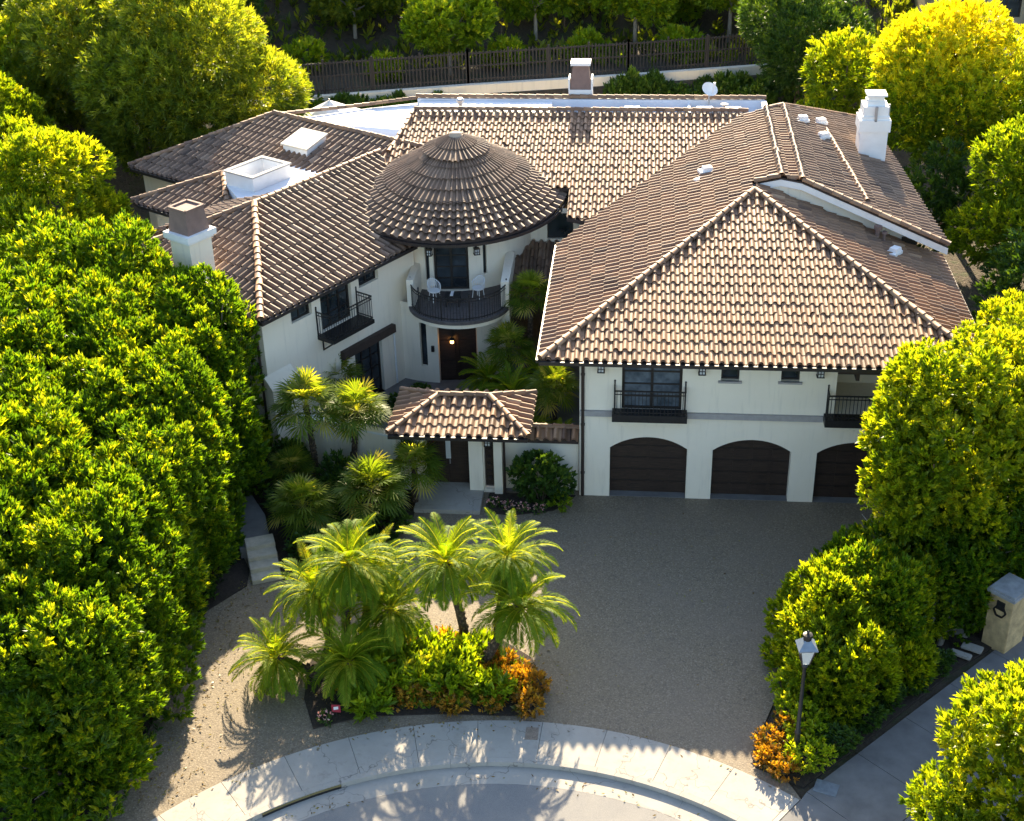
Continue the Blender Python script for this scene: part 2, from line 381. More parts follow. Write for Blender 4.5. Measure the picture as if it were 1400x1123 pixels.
def roof_xy(name, mat, e0, e1, up_xy, pitch, poly_xy, parent, **k):
    """roof plane through eave e0-e1 rising towards up_xy; outline given as plan points"""
    P0, ud, vd, ln = plane_frame(e0, e1, up_xy, pitch)
    n = np.array([up_xy[0], up_xy[1]]); n = n/np.linalg.norm(n)
    poly = [(((p[0]-P0[0])*ud[0]+(p[1]-P0[1])*ud[1]), ((p[0]-P0[0])*n[0]+(p[1]-P0[1])*n[1])*ln) for p in poly_xy]
    return tile_roof(name, mat, P0, ud, vd, poly, parent, **k)

# ------------------------------------------------------------------ foliage
def unit(a): return a/np.maximum(np.linalg.norm(a, axis=-1, keepdims=True), 1e-9)
def tufts(P, A, S, k, L, W, spread, tint, rng, flat=0.0):
    """k leaves round each tuft; each leaf a folded diamond of four corners"""
    n = len(P); N = n*k
    P = np.repeat(P, k, 0); A = np.repeat(A, k, 0); S = np.repeat(S, k); t = np.repeat(tint, k)+rng.normal(0, .10, N)
    d = unit(A+spread*unit(rng.normal(size=(N, 3)))*rng.uniform(.5, 1.25, (N, 1)))
    side = unit(np.cross(d, rng.normal(size=(N, 3))))
    if flat: side[:, 2] *= (1-flat); side = unit(side)
    o = P+A*(rng.uniform(-.25, .55, N)*L*S)[:, None]*1.3
    Ls = (L*S*rng.uniform(.65, 1.25, N))[:, None]; Ws = (W*S*rng.uniform(.8, 1.2, N))[:, None]
    up = np.cross(side, d)
    mid = o+d*Ls*.5+up*Ls*.06
    V = np.stack([o, mid+side*Ws/2, o+d*Ls-up*Ls*.05, mid-side*Ws/2], 1).reshape(-1, 3)
    F = np.arange(4*N).reshape(N, 4)
    return V, F, np.clip(t, 0, 1)
def merge(parts):
    V, F, T = [], [], []; b = 0
    for v, f, t in parts: V.append(v); F.append(f+b); T.append(t); b += len(v)
    return np.concatenate(V), np.concatenate(F), np.concatenate(T)
def lobes_ellipsoid(c, R, m, rng, rr=(.30, .45), zmin=-1.0, core=.72):
    c = np.array(c, float); R = np.array(R, float)
    L = [(c, R*core)]
    g = 0
    while len(L) < m+1 and g < m*20:
        g += 1
        d = unit(rng.normal(size=3))
        if d[2] < zmin: continue
        s = rng.uniform(*rr); L.append((c+d*R*(1-s*.85), np.full(3, float(np.mean(R))*s)*np.array([1, 1, .9])))
    return L
def crown_pts(lobes, dens, rng, upw=.5, inner=.15):
    P, A, D = [], [], []
    for c, R in lobes:
        ar = 4*math.pi*((R[0]*R[1])**1.6/3+(R[0]*R[2])**1.6/3+(R[1]*R[2])**1.6/3)**(1/1.6)
        n = max(6, int(ar*dens)); d = unit(rng.normal(size=(n, 3)))
        P.append(c+d*R*rng.uniform(.84, 1.06, (n, 1))); A.append(unit(d/np.maximum(R, .1)*np.mean(R)+np.array([0, 0, upw]))); D.append(np.ones(n))
        ni = int(n*inner); d = unit(rng.normal(size=(ni, 3)))
        P.append(c+d*R*rng.uniform(.3, .8, (ni, 1))); A.append(unit(d+np.array([0, 0, .3]))); D.append(np.zeros(ni))
    P, A, D = np.concatenate(P), np.concatenate(A), np.concatenate(D)
    ins = np.zeros(len(P), bool)
    for c, R in lobes: ins |= (((P-c)/R)**2).sum(1) < .62
    keep = ~ins | (rng.uniform(size=len(P)) < .22)
    return P[keep], A[keep]
def crown(name, lobes, mat, parent, rng, dens=9, k=16, L=.2, W=.07, spread=.75, upw=.5, tmean=.5, tsd=.2, zmin=.05, inner=.15, clump=1.3, flat=0.0, turn=0.0):
    P, A = crown_pts(lobes, dens, rng, upw, inner)
    ok = P[:, 2] > zmin; P, A = P[ok], A[ok]
    ph = rng.uniform(0, 6.28, 6)
    cl = (np.sin(P[:, 0]*clump*1.7+ph[0])+np.sin(P[:, 1]*clump*1.9+ph[1])+np.sin(P[:, 2]*clump*2.1+ph[2])+np.sin((P[:, 0]+P[:, 1])*clump*3.1+ph[3]))/4
    tint = np.clip(tmean+cl*.22+rng.normal(0, tsd, len(P))+.16*(A[:, 2]-.35), 0, 1)   # paler young shoots, plus top light painted into upward-facing tufts
    if turn: tint = np.clip(tint+turn*(P[:, 2]-lobes[0][0][2])/(lobes[0][1][2]*1.4), 0, 1)      # autumn colour starts in the top of the crown
    S = rng.uniform(.75, 1.3, len(P))
    V, F, T = tufts(P, A, S, k, L, W, spread, tint, rng, flat)
    return np_mesh(name, V, F, mat, T, parent)
def trunk_mesh(parent, base, targets, r0, mat, rng, h0=None, name='trunk', bend=.15):
    mb = MB(); base = np.array(base, float)
    for t in targets:
        t = np.array(t, float); n = 7; pts = []
        w1 = rng.normal(0, bend, 3); 
        for i in range(n):
            s = i/(n-1); p = base*(1-s)+t*s
            p = p+np.array([0, 0, 1])*0.6*math.sin(math.pi*s)*.5*np.linalg.norm((t-base)[:2])*.5+w1*math.sin(math.pi*s)*np.array([1, 1, .2])
            pts.append(p)
        mb.tube(pts, [r0*(1-.8*i/(n-1)) for i in range(n)], 7)
    return mb
def tree(name, label, base, lobes, mat, seed, cat='tree', group=None, tr=.16, tmat=None, limbs=5, trunk_targets=None, limb_from=None, **kw):
    """lobes relative to the base"""
    rng = np.random.default_rng(seed)
    t = thing(name, label, cat, base, group)
    LOC[t.name] = np.zeros(3)
    crown('crown', lobes, mat, t, rng, **kw)
    mb = MB(); c0, R0 = lobes[0]; top = np.array(c0)
    if trunk_targets is None:
        fork = np.array([top[0]*.5, top[1]*.5, max(.25, top[2]-R0[2]*.75)])
        mb.tube([(0, 0, -.15), fork*np.array([.4, .4, .5]), fork], [tr*1.25, tr, tr*.85], 9)
        for i in range(limbs):
            c, R = lobes[(i*3+1) % len(lobes)]
            e = fork+(np.array(c)-fork)*1.0; m1 = fork*.5+e*.5+np.array([0, 0, .15*np.linalg.norm(e-fork)])*.5
            mb.tube([fork-np.array([0, 0, .05]), m1, e], [tr*.6, tr*.38, tr*.12], 6)
    else:
        for b0, t0 in trunk_targets:
            b0, t0 = np.array(b0, float), np.array(t0, float); md = b0*.45+t0*.55+rng.normal(0, .18, 3)
            mb.tube([b0, b0*.7+t0*.3+rng.normal(0, .08, 3), md, t0], [tr, tr*.8, tr*.55, tr*.2], 7)
            for i in range(3):
                e = md+(t0-md)*.6+rng.normal(0, .7, 3); mb.tube([md, md*.5+e*.5+rng.normal(0, .08, 3), e], [tr*.45, tr*.3, tr*.1], 5)
    mb.build('trunk', tmat or M_TRUNK, t, True)
    return t

def date_fronds(rng, n=46, L=1.75, droop=1.25, el=(-34, 82), leaf=.33):
    parts = []; R = MB()
    for i in range(n):
        az = i*2.39996+rng.normal(0, .15); s = (i+.5)/n; e0 = rad(el[1]+(el[0]-el[1])*s**.8+rng.normal(0, 5)); Lf = L*rng.uniform(.85, 1.1)*(.72+.28*math.sin(math.pi*min(1, s*1.1+.12)))
        m = 14; pos = [np.zeros(3)]; ang = e0; dirs = []
        bend = droop*rng.uniform(1.0, 1.5)*(.55+.6*math.cos(e0))
        for j in range(m):
            q = j/m; a = ang-bend*(q**1.5); d = np.array([math.cos(az)*math.cos(a), math.sin(az)*math.cos(a), math.sin(a)])
            dirs.append(d); pos.append(pos[-1]+d*Lf/m)
        pos = np.array(pos); dirs.append(dirs[-1]); dirs = np.array(dirs)
        K = 40; q = np.linspace(.14, .99, K); idx = q*m; i0 = np.minimum(idx.astype(int), m-1); fr = (idx-i0)[:, None]
        p = pos[i0]*(1-fr)+pos[i0+1]*fr; d = dirs[i0]*(1-fr)+dirs[i0+1]*fr; d = unit(d)
        side = np.array([-math.sin(az), math.cos(az), 0.0]); up = np.cross(side, d); up = unit(up); up *= np.sign(up[:, 2:3]+1e-6)
        ll = leaf*(np.sin(np.pi*np.clip(q*.86+.12, 0, 1))**.7)*rng.uniform(.9, 1.1, K)
        tf = np.clip(rng.normal(.5, .14)+(.12 if s < .35 else -.05), 0, 1)
        for sg in (-1, 1):
            ld = unit(d*.75+side*sg*.8+up*.42+rng.normal(0, .06, (K, 3))); wv = unit(np.cross(ld, up))*.0155
            tip = p+ld*ll[:, None]-np.array([0, 0, 1])*ll[:, None]*.22; mid = p+ld*ll[:, None]*.45
            V = np.stack([p, mid+wv, tip, mid-wv], 1).reshape(-1, 3)
            parts.append((V, np.arange(4*K).reshape(K, 4), np.clip(tf+rng.normal(0, .09, K), 0, 1)))
        # midrib as two crossed ribbons
        wv = side*.016; rb = np.concatenate([pos+wv*np.linspace(1.3, .3, m+1)[:, None], pos-wv*np.linspace(1.3, .3, m+1)[:, None]])
        f = np.array([(j, j+1, m+2+j, m+1+j) for j in range(m)]); parts.append((rb, f, np.full(m, .95)))
        upv = np.array([0, 0, .02]); rb = np.concatenate([pos+upv, pos-upv]); parts.append((rb, f, np.full(m, .9)))
    return merge(parts)
def fan_fronds(rng, n=46, pet=.6, R=.62, el=(-22, 86), seg=18, droop=.25):
    parts = []
    for i in range(n):
        az = i*2.39996+rng.normal(0, .2); s = (i+.5)/n; e = rad(el[1]+(el[0]-el[1])*s**.85+rng.normal(0, 6))
        d = np.array([math.cos(az)*math.cos(e), math.sin(az)*math.cos(e), math.sin(e)]); side = np.array([-math.sin(az), math.cos(az), 0.]); up = np.cross(d, side)*1.0
        if up[2] < 0: up = -up
        pl = pet*rng.uniform(.75, 1.15); c = d*pl-np.array([0, 0, 1])*droop*pl*max(0, math.cos(e))*.4
        tip_d = unit(d+np.array([0, 0, -.35])); th = np.linspace(-1.9, 1.9, seg)+rng.normal(0, .03, seg)
        rr = R*(1-.22*(np.abs(th)/1.9)**2)*rng.uniform(.92, 1.06, seg)
        ld = unit(np.cos(th)[:, None]*tip_d+np.sin(th)[:, None]*side*.95+up*.12*(np.abs(np.sin(th)))[:, None])
        wv = unit(np.cross(ld, up))*(.027*R/.58); fold = up*.008*np.where(np.arange(seg) % 2, 1, -1)[:, None]
        mid = c+ld*rr[:, None]*.55+fold; tip = c+ld*rr[:, None]-np.array([0, 0, 1])*(rr*.16)[:, None]
        V = np.stack([np.broadcast_to(c, mid.shape), mid+wv, tip, mid-wv], 1).reshape(-1, 3)
        tf = np.clip(rng.normal(.5, .16)+(.15 if s < .3 else 0), 0, 1); dead = s > .93
        parts.append((V, np.arange(4*seg).reshape(seg, 4), np.clip(tf+rng.normal(0, .1, seg), 0, 1) if not dead else np.full(seg, 1.0)))
        pts = np.array([d*0, d*pl*.5, c]); w2 = side*.012
        rb = np.concatenate([pts+w2, pts-w2]); parts.append((rb, np.array([(0, 1, 4, 3), (1, 2, 5, 4)]), np.full(2, .85)))
    return merge(parts)
def palm_trunk(parent, top, r, rng, lean=(0, 0), boots=True):
    mb = MB(); n = 14; pts = []; rr = []
    for i in range(n):
        s = i/(n-1); x = top[0]*(s**1.3); y = top[1]*(s**1.3); pts.append((x, y, -.15+s*(top[2]+.15)))
        rr.append(r*(1.25-.35*s+(.25*(s-.8)/.2 if s > .8 else 0))*(1+.06*(i % 2)))
    mb.tube(pts, rr, 10)
    if boots:
        for i in range(int(top[2]*26)):
            s = rng.uniform(.05, 1.0); a = i*2.4; p = np.array([top[0]*s**1.3, top[1]*s**1.3, s*top[2]]); q = p+np.array([math.cos(a), math.sin(a), .5])*r*1.15
            mb.bar(p+np.array([math.cos(a), math.sin(a), 0])*r*.7, q, .07, .05)
    return mb.build('trunk', M_PALMB, parent, False)
def palm(name, label, base, top, kindf, mat, seed, group=None, r=.11, proto=None, rot=0.0, scale=1.0, cat='palm'):
    """top is the crown centre relative to the base; proto shares an existing crown mesh"""
    rng = np.random.default_rng(seed); t = thing(name, label, cat, base, group); LOC[t.name] = np.zeros(3)
    if proto is None:
        V, F, T = kindf(rng); o = np_mesh('fronds', V, F, mat, T, t)
    else:
        o = proto.copy(); COL.objects.link(o); o.parent = t
    o.location = top; o.rotation_euler = (0, 0, rot); o.scale = (scale,)*3
    if top[2] > .35: palm_trunk(t, top, r, rng)
    return t, o
def cluster_bush(name, label, base, R, mat, seed, group=None, cat='shrub', m=6, proto=None, rot=0, scale=(1, 1, 1), stem=True, **kw):
    rng = np.random.default_rng(seed); t = thing(name, label, cat, base, group); LOC[t.name] = np.zeros(3)
    R = np.array(R, float)
    d = dict(dens=22, k=12, L=.16, W=.06, spread=.8, upw=.5, tmean=.5, tsd=.18, zmin=.02, inner=.25); d.update(kw)
    lb = lobes_ellipsoid((0, 0, R[2]*.8), R, m, rng, (.35, .5), -.3)
    crown('foliage', lb, mat, t, rng, **d)
    mb = MB()
    for i in range(4):
        a = i*1.6+.3; mb.tube([(0, 0, -.1), (.2*R[0]*math.cos(a), .2*R[1]*math.sin(a), R[2]*.5), (.45*R[0]*math.cos(a), .45*R[1]*math.sin(a), R[2]*1.0)], [.03, .022, .008], 5)
    mb.build('stem', M_TRUNK, t)
    return t

# ------------------------------------------------------------------ setting: terrain, drive, street, pavement, beds
CS = np.array([-3.4, -24.6])                  # centre of the turning circle
def ground_z(x, y):
    r = math.hypot(x-CS[0], y-CS[1]); z = -.05
    if r < 12.2: z = -.05-.40*min(1, (12.2-r)/.9)
    wy = 36.6+.24*(x+16)
    if y > wy: z = 3.45+max(0, y-wy-9)*.42+.35*math.sin(x*.31+y*.2)*min(1, max(0, (y-wy-4)/6))
    elif y > wy-2.6: z = 2.2
    return z
xs = np.concatenate([[-600, -250, -120, -80], np.arange(-60, 60.1, 1.0), [80, 120, 250, 600]])
ys = np.concatenate([[-600, -250, -100, -60], np.arange(-45, 36, 1.0), np.arange(31.5, 60, .5)[9:], np.arange(60, 100, 2.0), [110, 140, 250, 600]])
ys = np.unique(np.round(ys, 3))
V = np.array([(x, y, ground_z(x, min(y, 120))) for y in ys for x in xs]); nx = len(xs)
F = np.array([(j*nx+i, j*nx+i+1, (j+1)*nx+i+1, (j+1)*nx+i) for j in range(len(ys)-1) for i in range(nx-1)])
kind(np_mesh('ground', V, F, M_SOIL, None, None, True), 'structure')

def arc(r, a0, a1, n): return [(CS[0]+r*math.sin(rad(a0+(a1-a0)*i/n)), CS[1]+r*math.cos(rad(a0+(a1-a0)*i/n))) for i in range(n+1)]
dr = arc(12.5, -58, 38, 60)
mb = MB(); poly = dr+[(3.2, -12.5), (5.5, -6), (12, -5), (12, .6), (-3, .6), (-9, .2), (-16, -2), (-16.5, -17)]
mb.prism(poly, -.04, 0.0); kind(mb.build('driveway', M_DRIVE), 'structure')
# sidewalk: slabs between sawn joints, with its kerb
mb = MB(); joint = MB()
a = -75.0; st = 8.6
while a < 37:
    b2 = min(a+st, 37.5); A = arc(10.98, a+.03, b2-.03, 6); B = arc(12.49, a+.03, b2-.03, 6)
    mb.prism(A+B[::-1], -.12, .012); a = b2
a = -75.0
while a < 60:
    b2 = a+5.4; A = arc(10.80, a+.015, b2-.015, 5); B = arc(10.975, a+.015, b2-.015, 5)
    mb.prism(A+B[::-1], -.30, [.004]*6+[.014]*6); a = b2
dxy = np.array([.699, .715]); nxy = np.array([.715, -.699])
o0 = np.array([4.42, -14.38])
def dpt(u, v): return tuple(o0+dxy*u+nxy*v)
kind(mb.build('sidewalk', M_CONC), 'structure')
mb = MB()
for i in range(8):
    for j in range(2):
        u0, u1 = i*2.2+.008, (i+1)*2.2-.008; v0, v1 = (0, 2.32) if j == 0 else (2.336, 5.2)
        if i == 0 and j == 1: continue
        mb.prism([dpt(u0, v0), dpt(u0, v1), dpt(u1, v1), dpt(u1, v0)], -.1, .014)
mb.prism([dpt(-.01, .0), arc(12.49, 37.6, 38, 1)[0], arc(10.98, 37.6, 38, 1)[0], arc(10.98, 45, 46, 1)[0], dpt(.0, 2.32)], -.1, .012)
mb.prism([arc(10.98, 45.1, 46, 1)[0], arc(10.98, 75, 76, 1)[0], dpt(2.19, 5.2), dpt(2.19, 2.34), dpt(.0, 2.34)], -.1, .010)
kind(mb.build('concrete_walkway', M_CONCD), 'structure')
mb = MB(); mb.prism(arc(10.85, -80, 80, 40)+[(CS[0]+30, CS[1]-2), (CS[0]+30, -60), (CS[0]-30, -60), (CS[0]-30, CS[1]-2)], -.34, -.22)
kind(mb.build('joint_bed', M_JOINT), 'structure')
mb = MB(); A = arc(10.14, -90, 90, 60); B = arc(10.795, -90, 90, 60); mb.prism(A+B[::-1], -.3, [-.165]*61+[-.15]*61)
kind(mb.build('gutter', M_CONC), 'structure')
mb = MB(); mb.prism(arc(10.13, -100, 100, 70)+[(7, -60), (-14, -60)], -.3, -.16); kind(mb.build('street', M_ASPH), 'structure')

def bed(name, poly, h=.08, seed=0):
    rng = np.random.default_rng(seed); bm = bmesh.new()
    f = bm.faces.new([bm.verts.new((p[0], p[1], .03)) for p in poly])
    r = bmesh.ops.inset_region(bm, faces=[f], thickness=.25, depth=h)
    e = bmesh.ops.extrude_edge_only(bm, edges=[e for e in bm.edges if e.is_boundary])
    for v in e['geom']:
        if isinstance(v, bmesh.types.BMVert): v.co.z = -.06
    me = bpy.data.meshes.new(name); bm.to_mesh(me); bm.free(); me.materials.append(M_MULCH)
    return kind(link(bpy.data.objects.new(name, me)), 'structure')
ISL = [(-9.45, -12.85), (-8.8, -12.55), (-7.98, -12.22), (-5.87, -11.98), (-3.2, -11.9), (-2.95, -10.6), (-3.4, -9.3), (-4.4, -8.5), (-5.6, -8.15), (-7.3, -8.3), (-8.97, -8.6), (-9.9, -8.8), (-10.2, -10.0), (-10.0, -11.6)]
bed('planting_bed', ISL, .08, 1)
bed('planting_bed', [(-40, -40), (-15.2, -40), (-14.3, -17.5), (-14.2, -13), (-14.35, -10), (-14.1, -7.6), (-13.15, -6.2), (-13.3, -5.3), (-14.0, -4.1), (-15.2, -1.3), (-15.6, 3), (-24, 8), (-40, 8)], .1, 2)
bed('planting_bed', [(-12.0, -5.9), (-11.2, -5.0), (-9.4, -3.0), (-8.25, -1.8), (-8.25, -.1), (-12.4, .2), (-14.4, 2.0), (-14.6, 0), (-13.9, -2.2), (-12.6, -4.2)], .12, 3)
bed('planting_bed', [(-5.75, -1.35), (-4.75, -1.5), (-3.3, -1.1), (-2.75, -.5), (-2.55, -.06), (-5.7, -.06)], .06, 4)
bed('planting_bed', [(3.1, -13.55), (3.0, -13.0), (3.7, -12), (3.9, -10.4), (4.2, -7.8), (5.4, -6.2), (9.5, -5.4), (14, -4.2), (10.75, -7.75), (9.05, -9.25), (6.55, -11.95), (4.35, -14.2)], .1, 5)
mb = MB()
for i in range(4):
    p = np.array([-12.5, -5.95])+np.array([-.16, .42])*i*1.0
    mb.prism([tuple(p+np.array([-.48, -.18])), tuple(p+np.array([.42, .2])), tuple(p+np.array([.2, .75])), tuple(p+np.array([-.7, .37]))], -.1, .15*(i+1)-(.0 if i < 3 else 0.004))
kind(mb.build('garden_steps', M_STEP, None, False, .015), 'structure')
mb = MB(); mb.prism([(-13.75, -4.7), (-12.75, -4.35), (-13.4, -2.6), (-14.3, -1.2), (-15.0, 1.2), (-16.2, 3.5), (-17.2, 3.2), (-16, .6), (-15.2, -1.6), (-14.3, -3.2)], -.1, .45)
kind(mb.build('garden_path', M_CONCD, None, False, .01), 'structure')
mb = MB(); mb.prism([(-13, -.2), (-2.6, .2), (-2.6, 12), (-9, 12), (-13, 4)], -.1, .02); kind(mb.build('courtyard_paving', M_CONCD), 'structure')
mb = MB(); mb.prism([(-8.28, -1.5), (-5.9, -1.5), (-5.9, -.1), (-6.35, -.05), (-6.35, .6), (-8.28, .6)], -.05, .16); kind(mb.build('entrance_landing', M_CONC, None, False, .015), 'structure')

# ------------------------------------------------------------------ wall builder
class Frame:
    """straight wall: u along d, off outward along n"""
    def __init__(s, o, d, n): s.o = np.array(o, float); s.d = np.array(d, float); s.n = np.array(n, float)
    def __call__(s, u, off, z): p = s.o+s.d*u+s.n*off; return (p[0], p[1], z)
class Drum:
    def __init__(s, c, r): s.c = c; s.r = r
    def __call__(s, u, off, z): a = u/s.r; R = s.r+off; return (s.c[0]+R*math.sin(a), s.c[1]-R*math.cos(a), z)
def wall(mb, fr, u0, u1, z0, z1, ops=(), depth=.22, step=None):
    """ops: (a, b, c, d, rise)"""
    us = {u0, u1}
    for a, b, c, d, *r in ops:
        us |= {a, b}
        if r: us |= {a+(b-a)*i/16 for i in range(17)}
    if step: us |= set(np.arange(u0, u1, step))
    us = sorted(us); us = [x for i, x in enumerate(us) if i == 0 or x-us[i-1] > 1e-4]
    def top(o, u):
        a, b, c, d, *r = o
        if not r: return d
        t = (u-(a+b)/2)/((b-a)/2); h = r[0]; R = (((b-a)/2)**2+h*h)/(2*h)
        return d+math.sqrt(max(0, R*R-((u-(a+b)/2))**2))-(R-h)
    for p, q in zip(us[:-1], us[1:]):
        mid = (p+q)/2; here = sorted([o for o in ops if o[0] < mid < o[1]], key=lambda o: o[2]); z = (z0, z0)
        for o in here:
            if o[2] > z[0]+1e-4: mb.quad(fr(p, 0, z[0]), fr(q, 0, z[1]), fr(q, 0, o[2]), fr(p, 0, o[2]))
            z = (top(o, p), top(o, q))
            mb.quad(fr(p, 0, z[0]), fr(q, 0, z[1]), fr(q, -depth, z[1]), fr(p, -depth, z[0]))
            mb.quad(fr(p, 0, o[2]), fr(p, -depth, o[2]), fr(q, -depth, o[2]), fr(q, 0, o[2]))
        if z1 > z[0]+1e-4: mb.quad(fr(p, 0, z[0]), fr(q, 0, z[1]), fr(q, 0, z1), fr(p, 0, z1))
    for o in ops:
        for u in (o[0], o[1]):
            mb.quad(fr(u, 0, o[2]), fr(u, 0, top(o, u)), fr(u, -depth, top(o, u)), fr(u, -depth, o[2]))
def fbox(mb, fr, u0, u1, o0, o1, z0, z1):
    P = [fr(u0, o0, z0), fr(u1, o0, z0), fr(u1, o1, z0), fr(u0, o1, z0), fr(u0, o0, z1), fr(u1, o0, z1), fr(u1, o1, z1), fr(u0, o1, z1)]
    return mb.add(P, [(3, 2, 1, 0), (4, 5, 6, 7), (0, 1, 5, 4), (1, 2, 6, 5), (2, 3, 7, 6), (3, 0, 4, 7)])
m, n, l, b = new_mat('curtain_reflection_glass'); M_GLASS2 = m  # pale blue reflection and curtains painted into the pane colour
l.new(ramp(n, l, noise(n, l, coords(n), 1.6, 3), [(.35, (.05, .065, .08)), (.65, (.17, .20, .23))]), b.inputs['Base Color']); b.inputs['Roughness'].default_value = .08
def window(parent, fr, a, b, c, d, nu=1, nz=1, fw=.06, rec=.2, name='window', sill=False, glass=None):
    """pane with its frame bars, set back in the opening"""
    mb = MB(); fbox(mb, fr, a+.004, b-.004, -rec-.03, -rec, c+.004, d-.004); w_ = mb.build(name, glass or M_GLASS, parent)
    mb = MB()
    for u in (a+.003, b-fw-.003): fbox(mb, fr, u, u+fw, -rec-.028, -rec+.05, c+.003, d-.003)
    for z in (c+.003, d-fw-.003): fbox(mb, fr, a+fw+.003, b-fw-.003, -rec-.028, -rec+.048, z, z+fw)
    for i in range(1, nu):
        u = a+(b-a)*i/nu; fbox(mb, fr, u-fw*.5, u+fw*.5, -rec-.028, -rec+.04, c+fw+.003, d-fw-.003)
    for i in range(1, nz):
        z = c+(d-c)*i/nz; fbox(mb, fr, a+fw+.003, b-fw-.003, -rec-.028, -rec+.03, z-fw*.3, z+fw*.3)
    mb.build('window_frame', M_FRAME, w_)
    if sill:
        mb = MB(); fbox(mb, fr, a-.09, b+.09, -.02, .10, c-.07, c); mb.build('window_sill', M_TRIM, w_)
    return w_
def railing(path, z0, h, parent, posts=(), gap=.125, curl=False):
    mb = MB(); P = [Vector((p[0], p[1], 0)) for p in path]
    tot = sum((q-p).length for p, q in zip(P[:-1], P[1:])); n = max(2, int(tot/gap)); pts = []
    for i in range(n+1):
        s = tot*i/n; k = 0
        for p, q in zip(P[:-1], P[1:]):
            l_ = (q-p).length
            if s <= l_+1e-6: break
            s -= l_
        pts.append(p+(q-p)*min(1, s/l_))
    Z = Vector((0, 0, 1))
    for p, q in zip(P[:-1], P[1:]):
        mb.bar(p+Z*(z0+h), q+Z*(z0+h), .045, .04); mb.bar(p+Z*(z0+.09), q+Z*(z0+.09), .035, .03); mb.bar(p+Z*(z0+h-.13), q+Z*(z0+h-.13), .025, .025)
    for i, p in enumerate(pts):
        big = i in (0, n) or i in posts
        mb.bar(p+Z*(z0), p+Z*(z0+h+(.14 if big else 0)), .05 if big else .02)
        if big: mb.lathe((p.x, p.y, z0+h+.14), [(.012, 0), (.035, .03), (.035, .05), (.008, .08)], 8)
    return mb.build('railing', M_DARK, parent)
def lantern(fr, u, z, parent, w_=.2, h=.32):
    mb = MB(); fbox(mb, fr, u-w_/2, u+w_/2, .06, .06+w_, z-h*.42, z+h*.42); o = mb.build('wall_lantern', M_FROST, parent)
    mb = MB()
    for du in (-1, 1):
        for q in (.045, .055+w_): fbox(mb, fr, u+du*w_/2-.015, u+du*w_/2+.015, q, q+.025, z-h*.44, z+h*.44)
    for zz in (-.46, .42): fbox(mb, fr, u-w_/2-.03, u+w_/2+.03, .03, .09+w_, z+zz*h, z+zz*h+.03)
    fbox(mb, fr, u-w_/2-.01, u+w_/2+.01, .062+w_, .075+w_, z-.012, z+.012); fbox(mb, fr, u-.012, u+.012, .062+w_, .078+w_, z-h*.4, z+h*.4)
    fbox(mb, fr, u-.05, u+.05, 0.004, .05, z-.1, z+.2)
    mb.build('lantern_frame', M_DARK, o); return o
def gutter_run(pts, parent):
    mb = MB()
    for p, q in zip(pts[:-1], pts[1:]): mb.bar(p, q, .13, .13)
    return mb.build('gutter', M_GUT, parent)

# ------------------------------------------------------------------ the house
HOUSE = thing('villa', 'white stucco villa with brown barrel tile roofs, round turret and arched garage', 'house', (0, 0, 0))
EZ = 5.95
# garage wing
G = Frame((0, 0, 0), (1, 0, 0), (0, -1, 0))
GD = [(-1.336+i*3.6314, 1.404+i*3.6314) for i in range(3)]
mb = MB()
ops = [(a, b, -.05, 2.057, .46) for a, b in GD]
ops2 = [(-.95, 1.13, 3.60, 5.55), (2.44, 3.06, 4.86, 5.55), (4.47, 5.10, 4.88, 5.55), (6.36, 9.4, 3.62, 5.45)]
wall(mb, G, -2.42, 10.2, -.05, 3.36, ops, .38)
wall(mb, G, -2.42, 10.2, 3.36, 6.1, ops2, .2)
S_ = Frame((-2.42, 0, 0), (0, 1, 0), (-1, 0, 0)); wall(mb, S_, 0, 16, -.05, 6.0)
S2 = Frame((10.2, 0, 0), (0, 1, 0), (1, 0, 0)); wall(mb, S2, 0, 17, -.05, 6.0)
# loggia recess
for q in ([(6.36, .2, 3.62), (9.4, .2, 3.62), (9.4, 2.4, 3.62), (6.36, 2.4, 3.62)], [(6.36, 2.4, 3.62), (9.4, 2.4, 3.62), (9.4, 2.4, 5.45), (6.36, 2.4, 5.45)],
          [(6.36, .2, 3.62), (6.36, 2.4, 3.62), (6.36, 2.4, 5.45), (6.36, .2, 5.45)], [(9.4, .2, 3.62), (9.4, 2.4, 3.62), (9.4, 2.4, 5.45), (9.4, .2, 5.45)]): mb.quad(*q)
gw = mb.build('wall', M_STUCCO, HOUSE); gw['label'] = 'garage wing walls with three arched openings'
for a, b in ((-2.40, -1.28), (1.34, 6.0)):
    mb = MB(); fbox(mb, G, a, b, .003, .11, 3.36, 3.57); mb.build('belt_course', M_TRIM, gw)
mb = MB()
for a, b in GD: fbox(mb, G, a, b, -.39, -.02, -.05, .012)
mb.build('door_apron', M_CONCD, gw)
mb = MB(); fbox(mb, G, 6.36, 9.4, -.3, .0, 5.2, 5.44); fbox(mb, G, 7.0, 7.12, -1.5, -.1, 4.9, 5.2)
for i in range(3): fbox(mb, G, 6.5+i*.9, 6.62+i*.9, -2.3, -.1, 5.25, 5.42)
mb.build('loggia_beam', M_SOFFIT, gw)
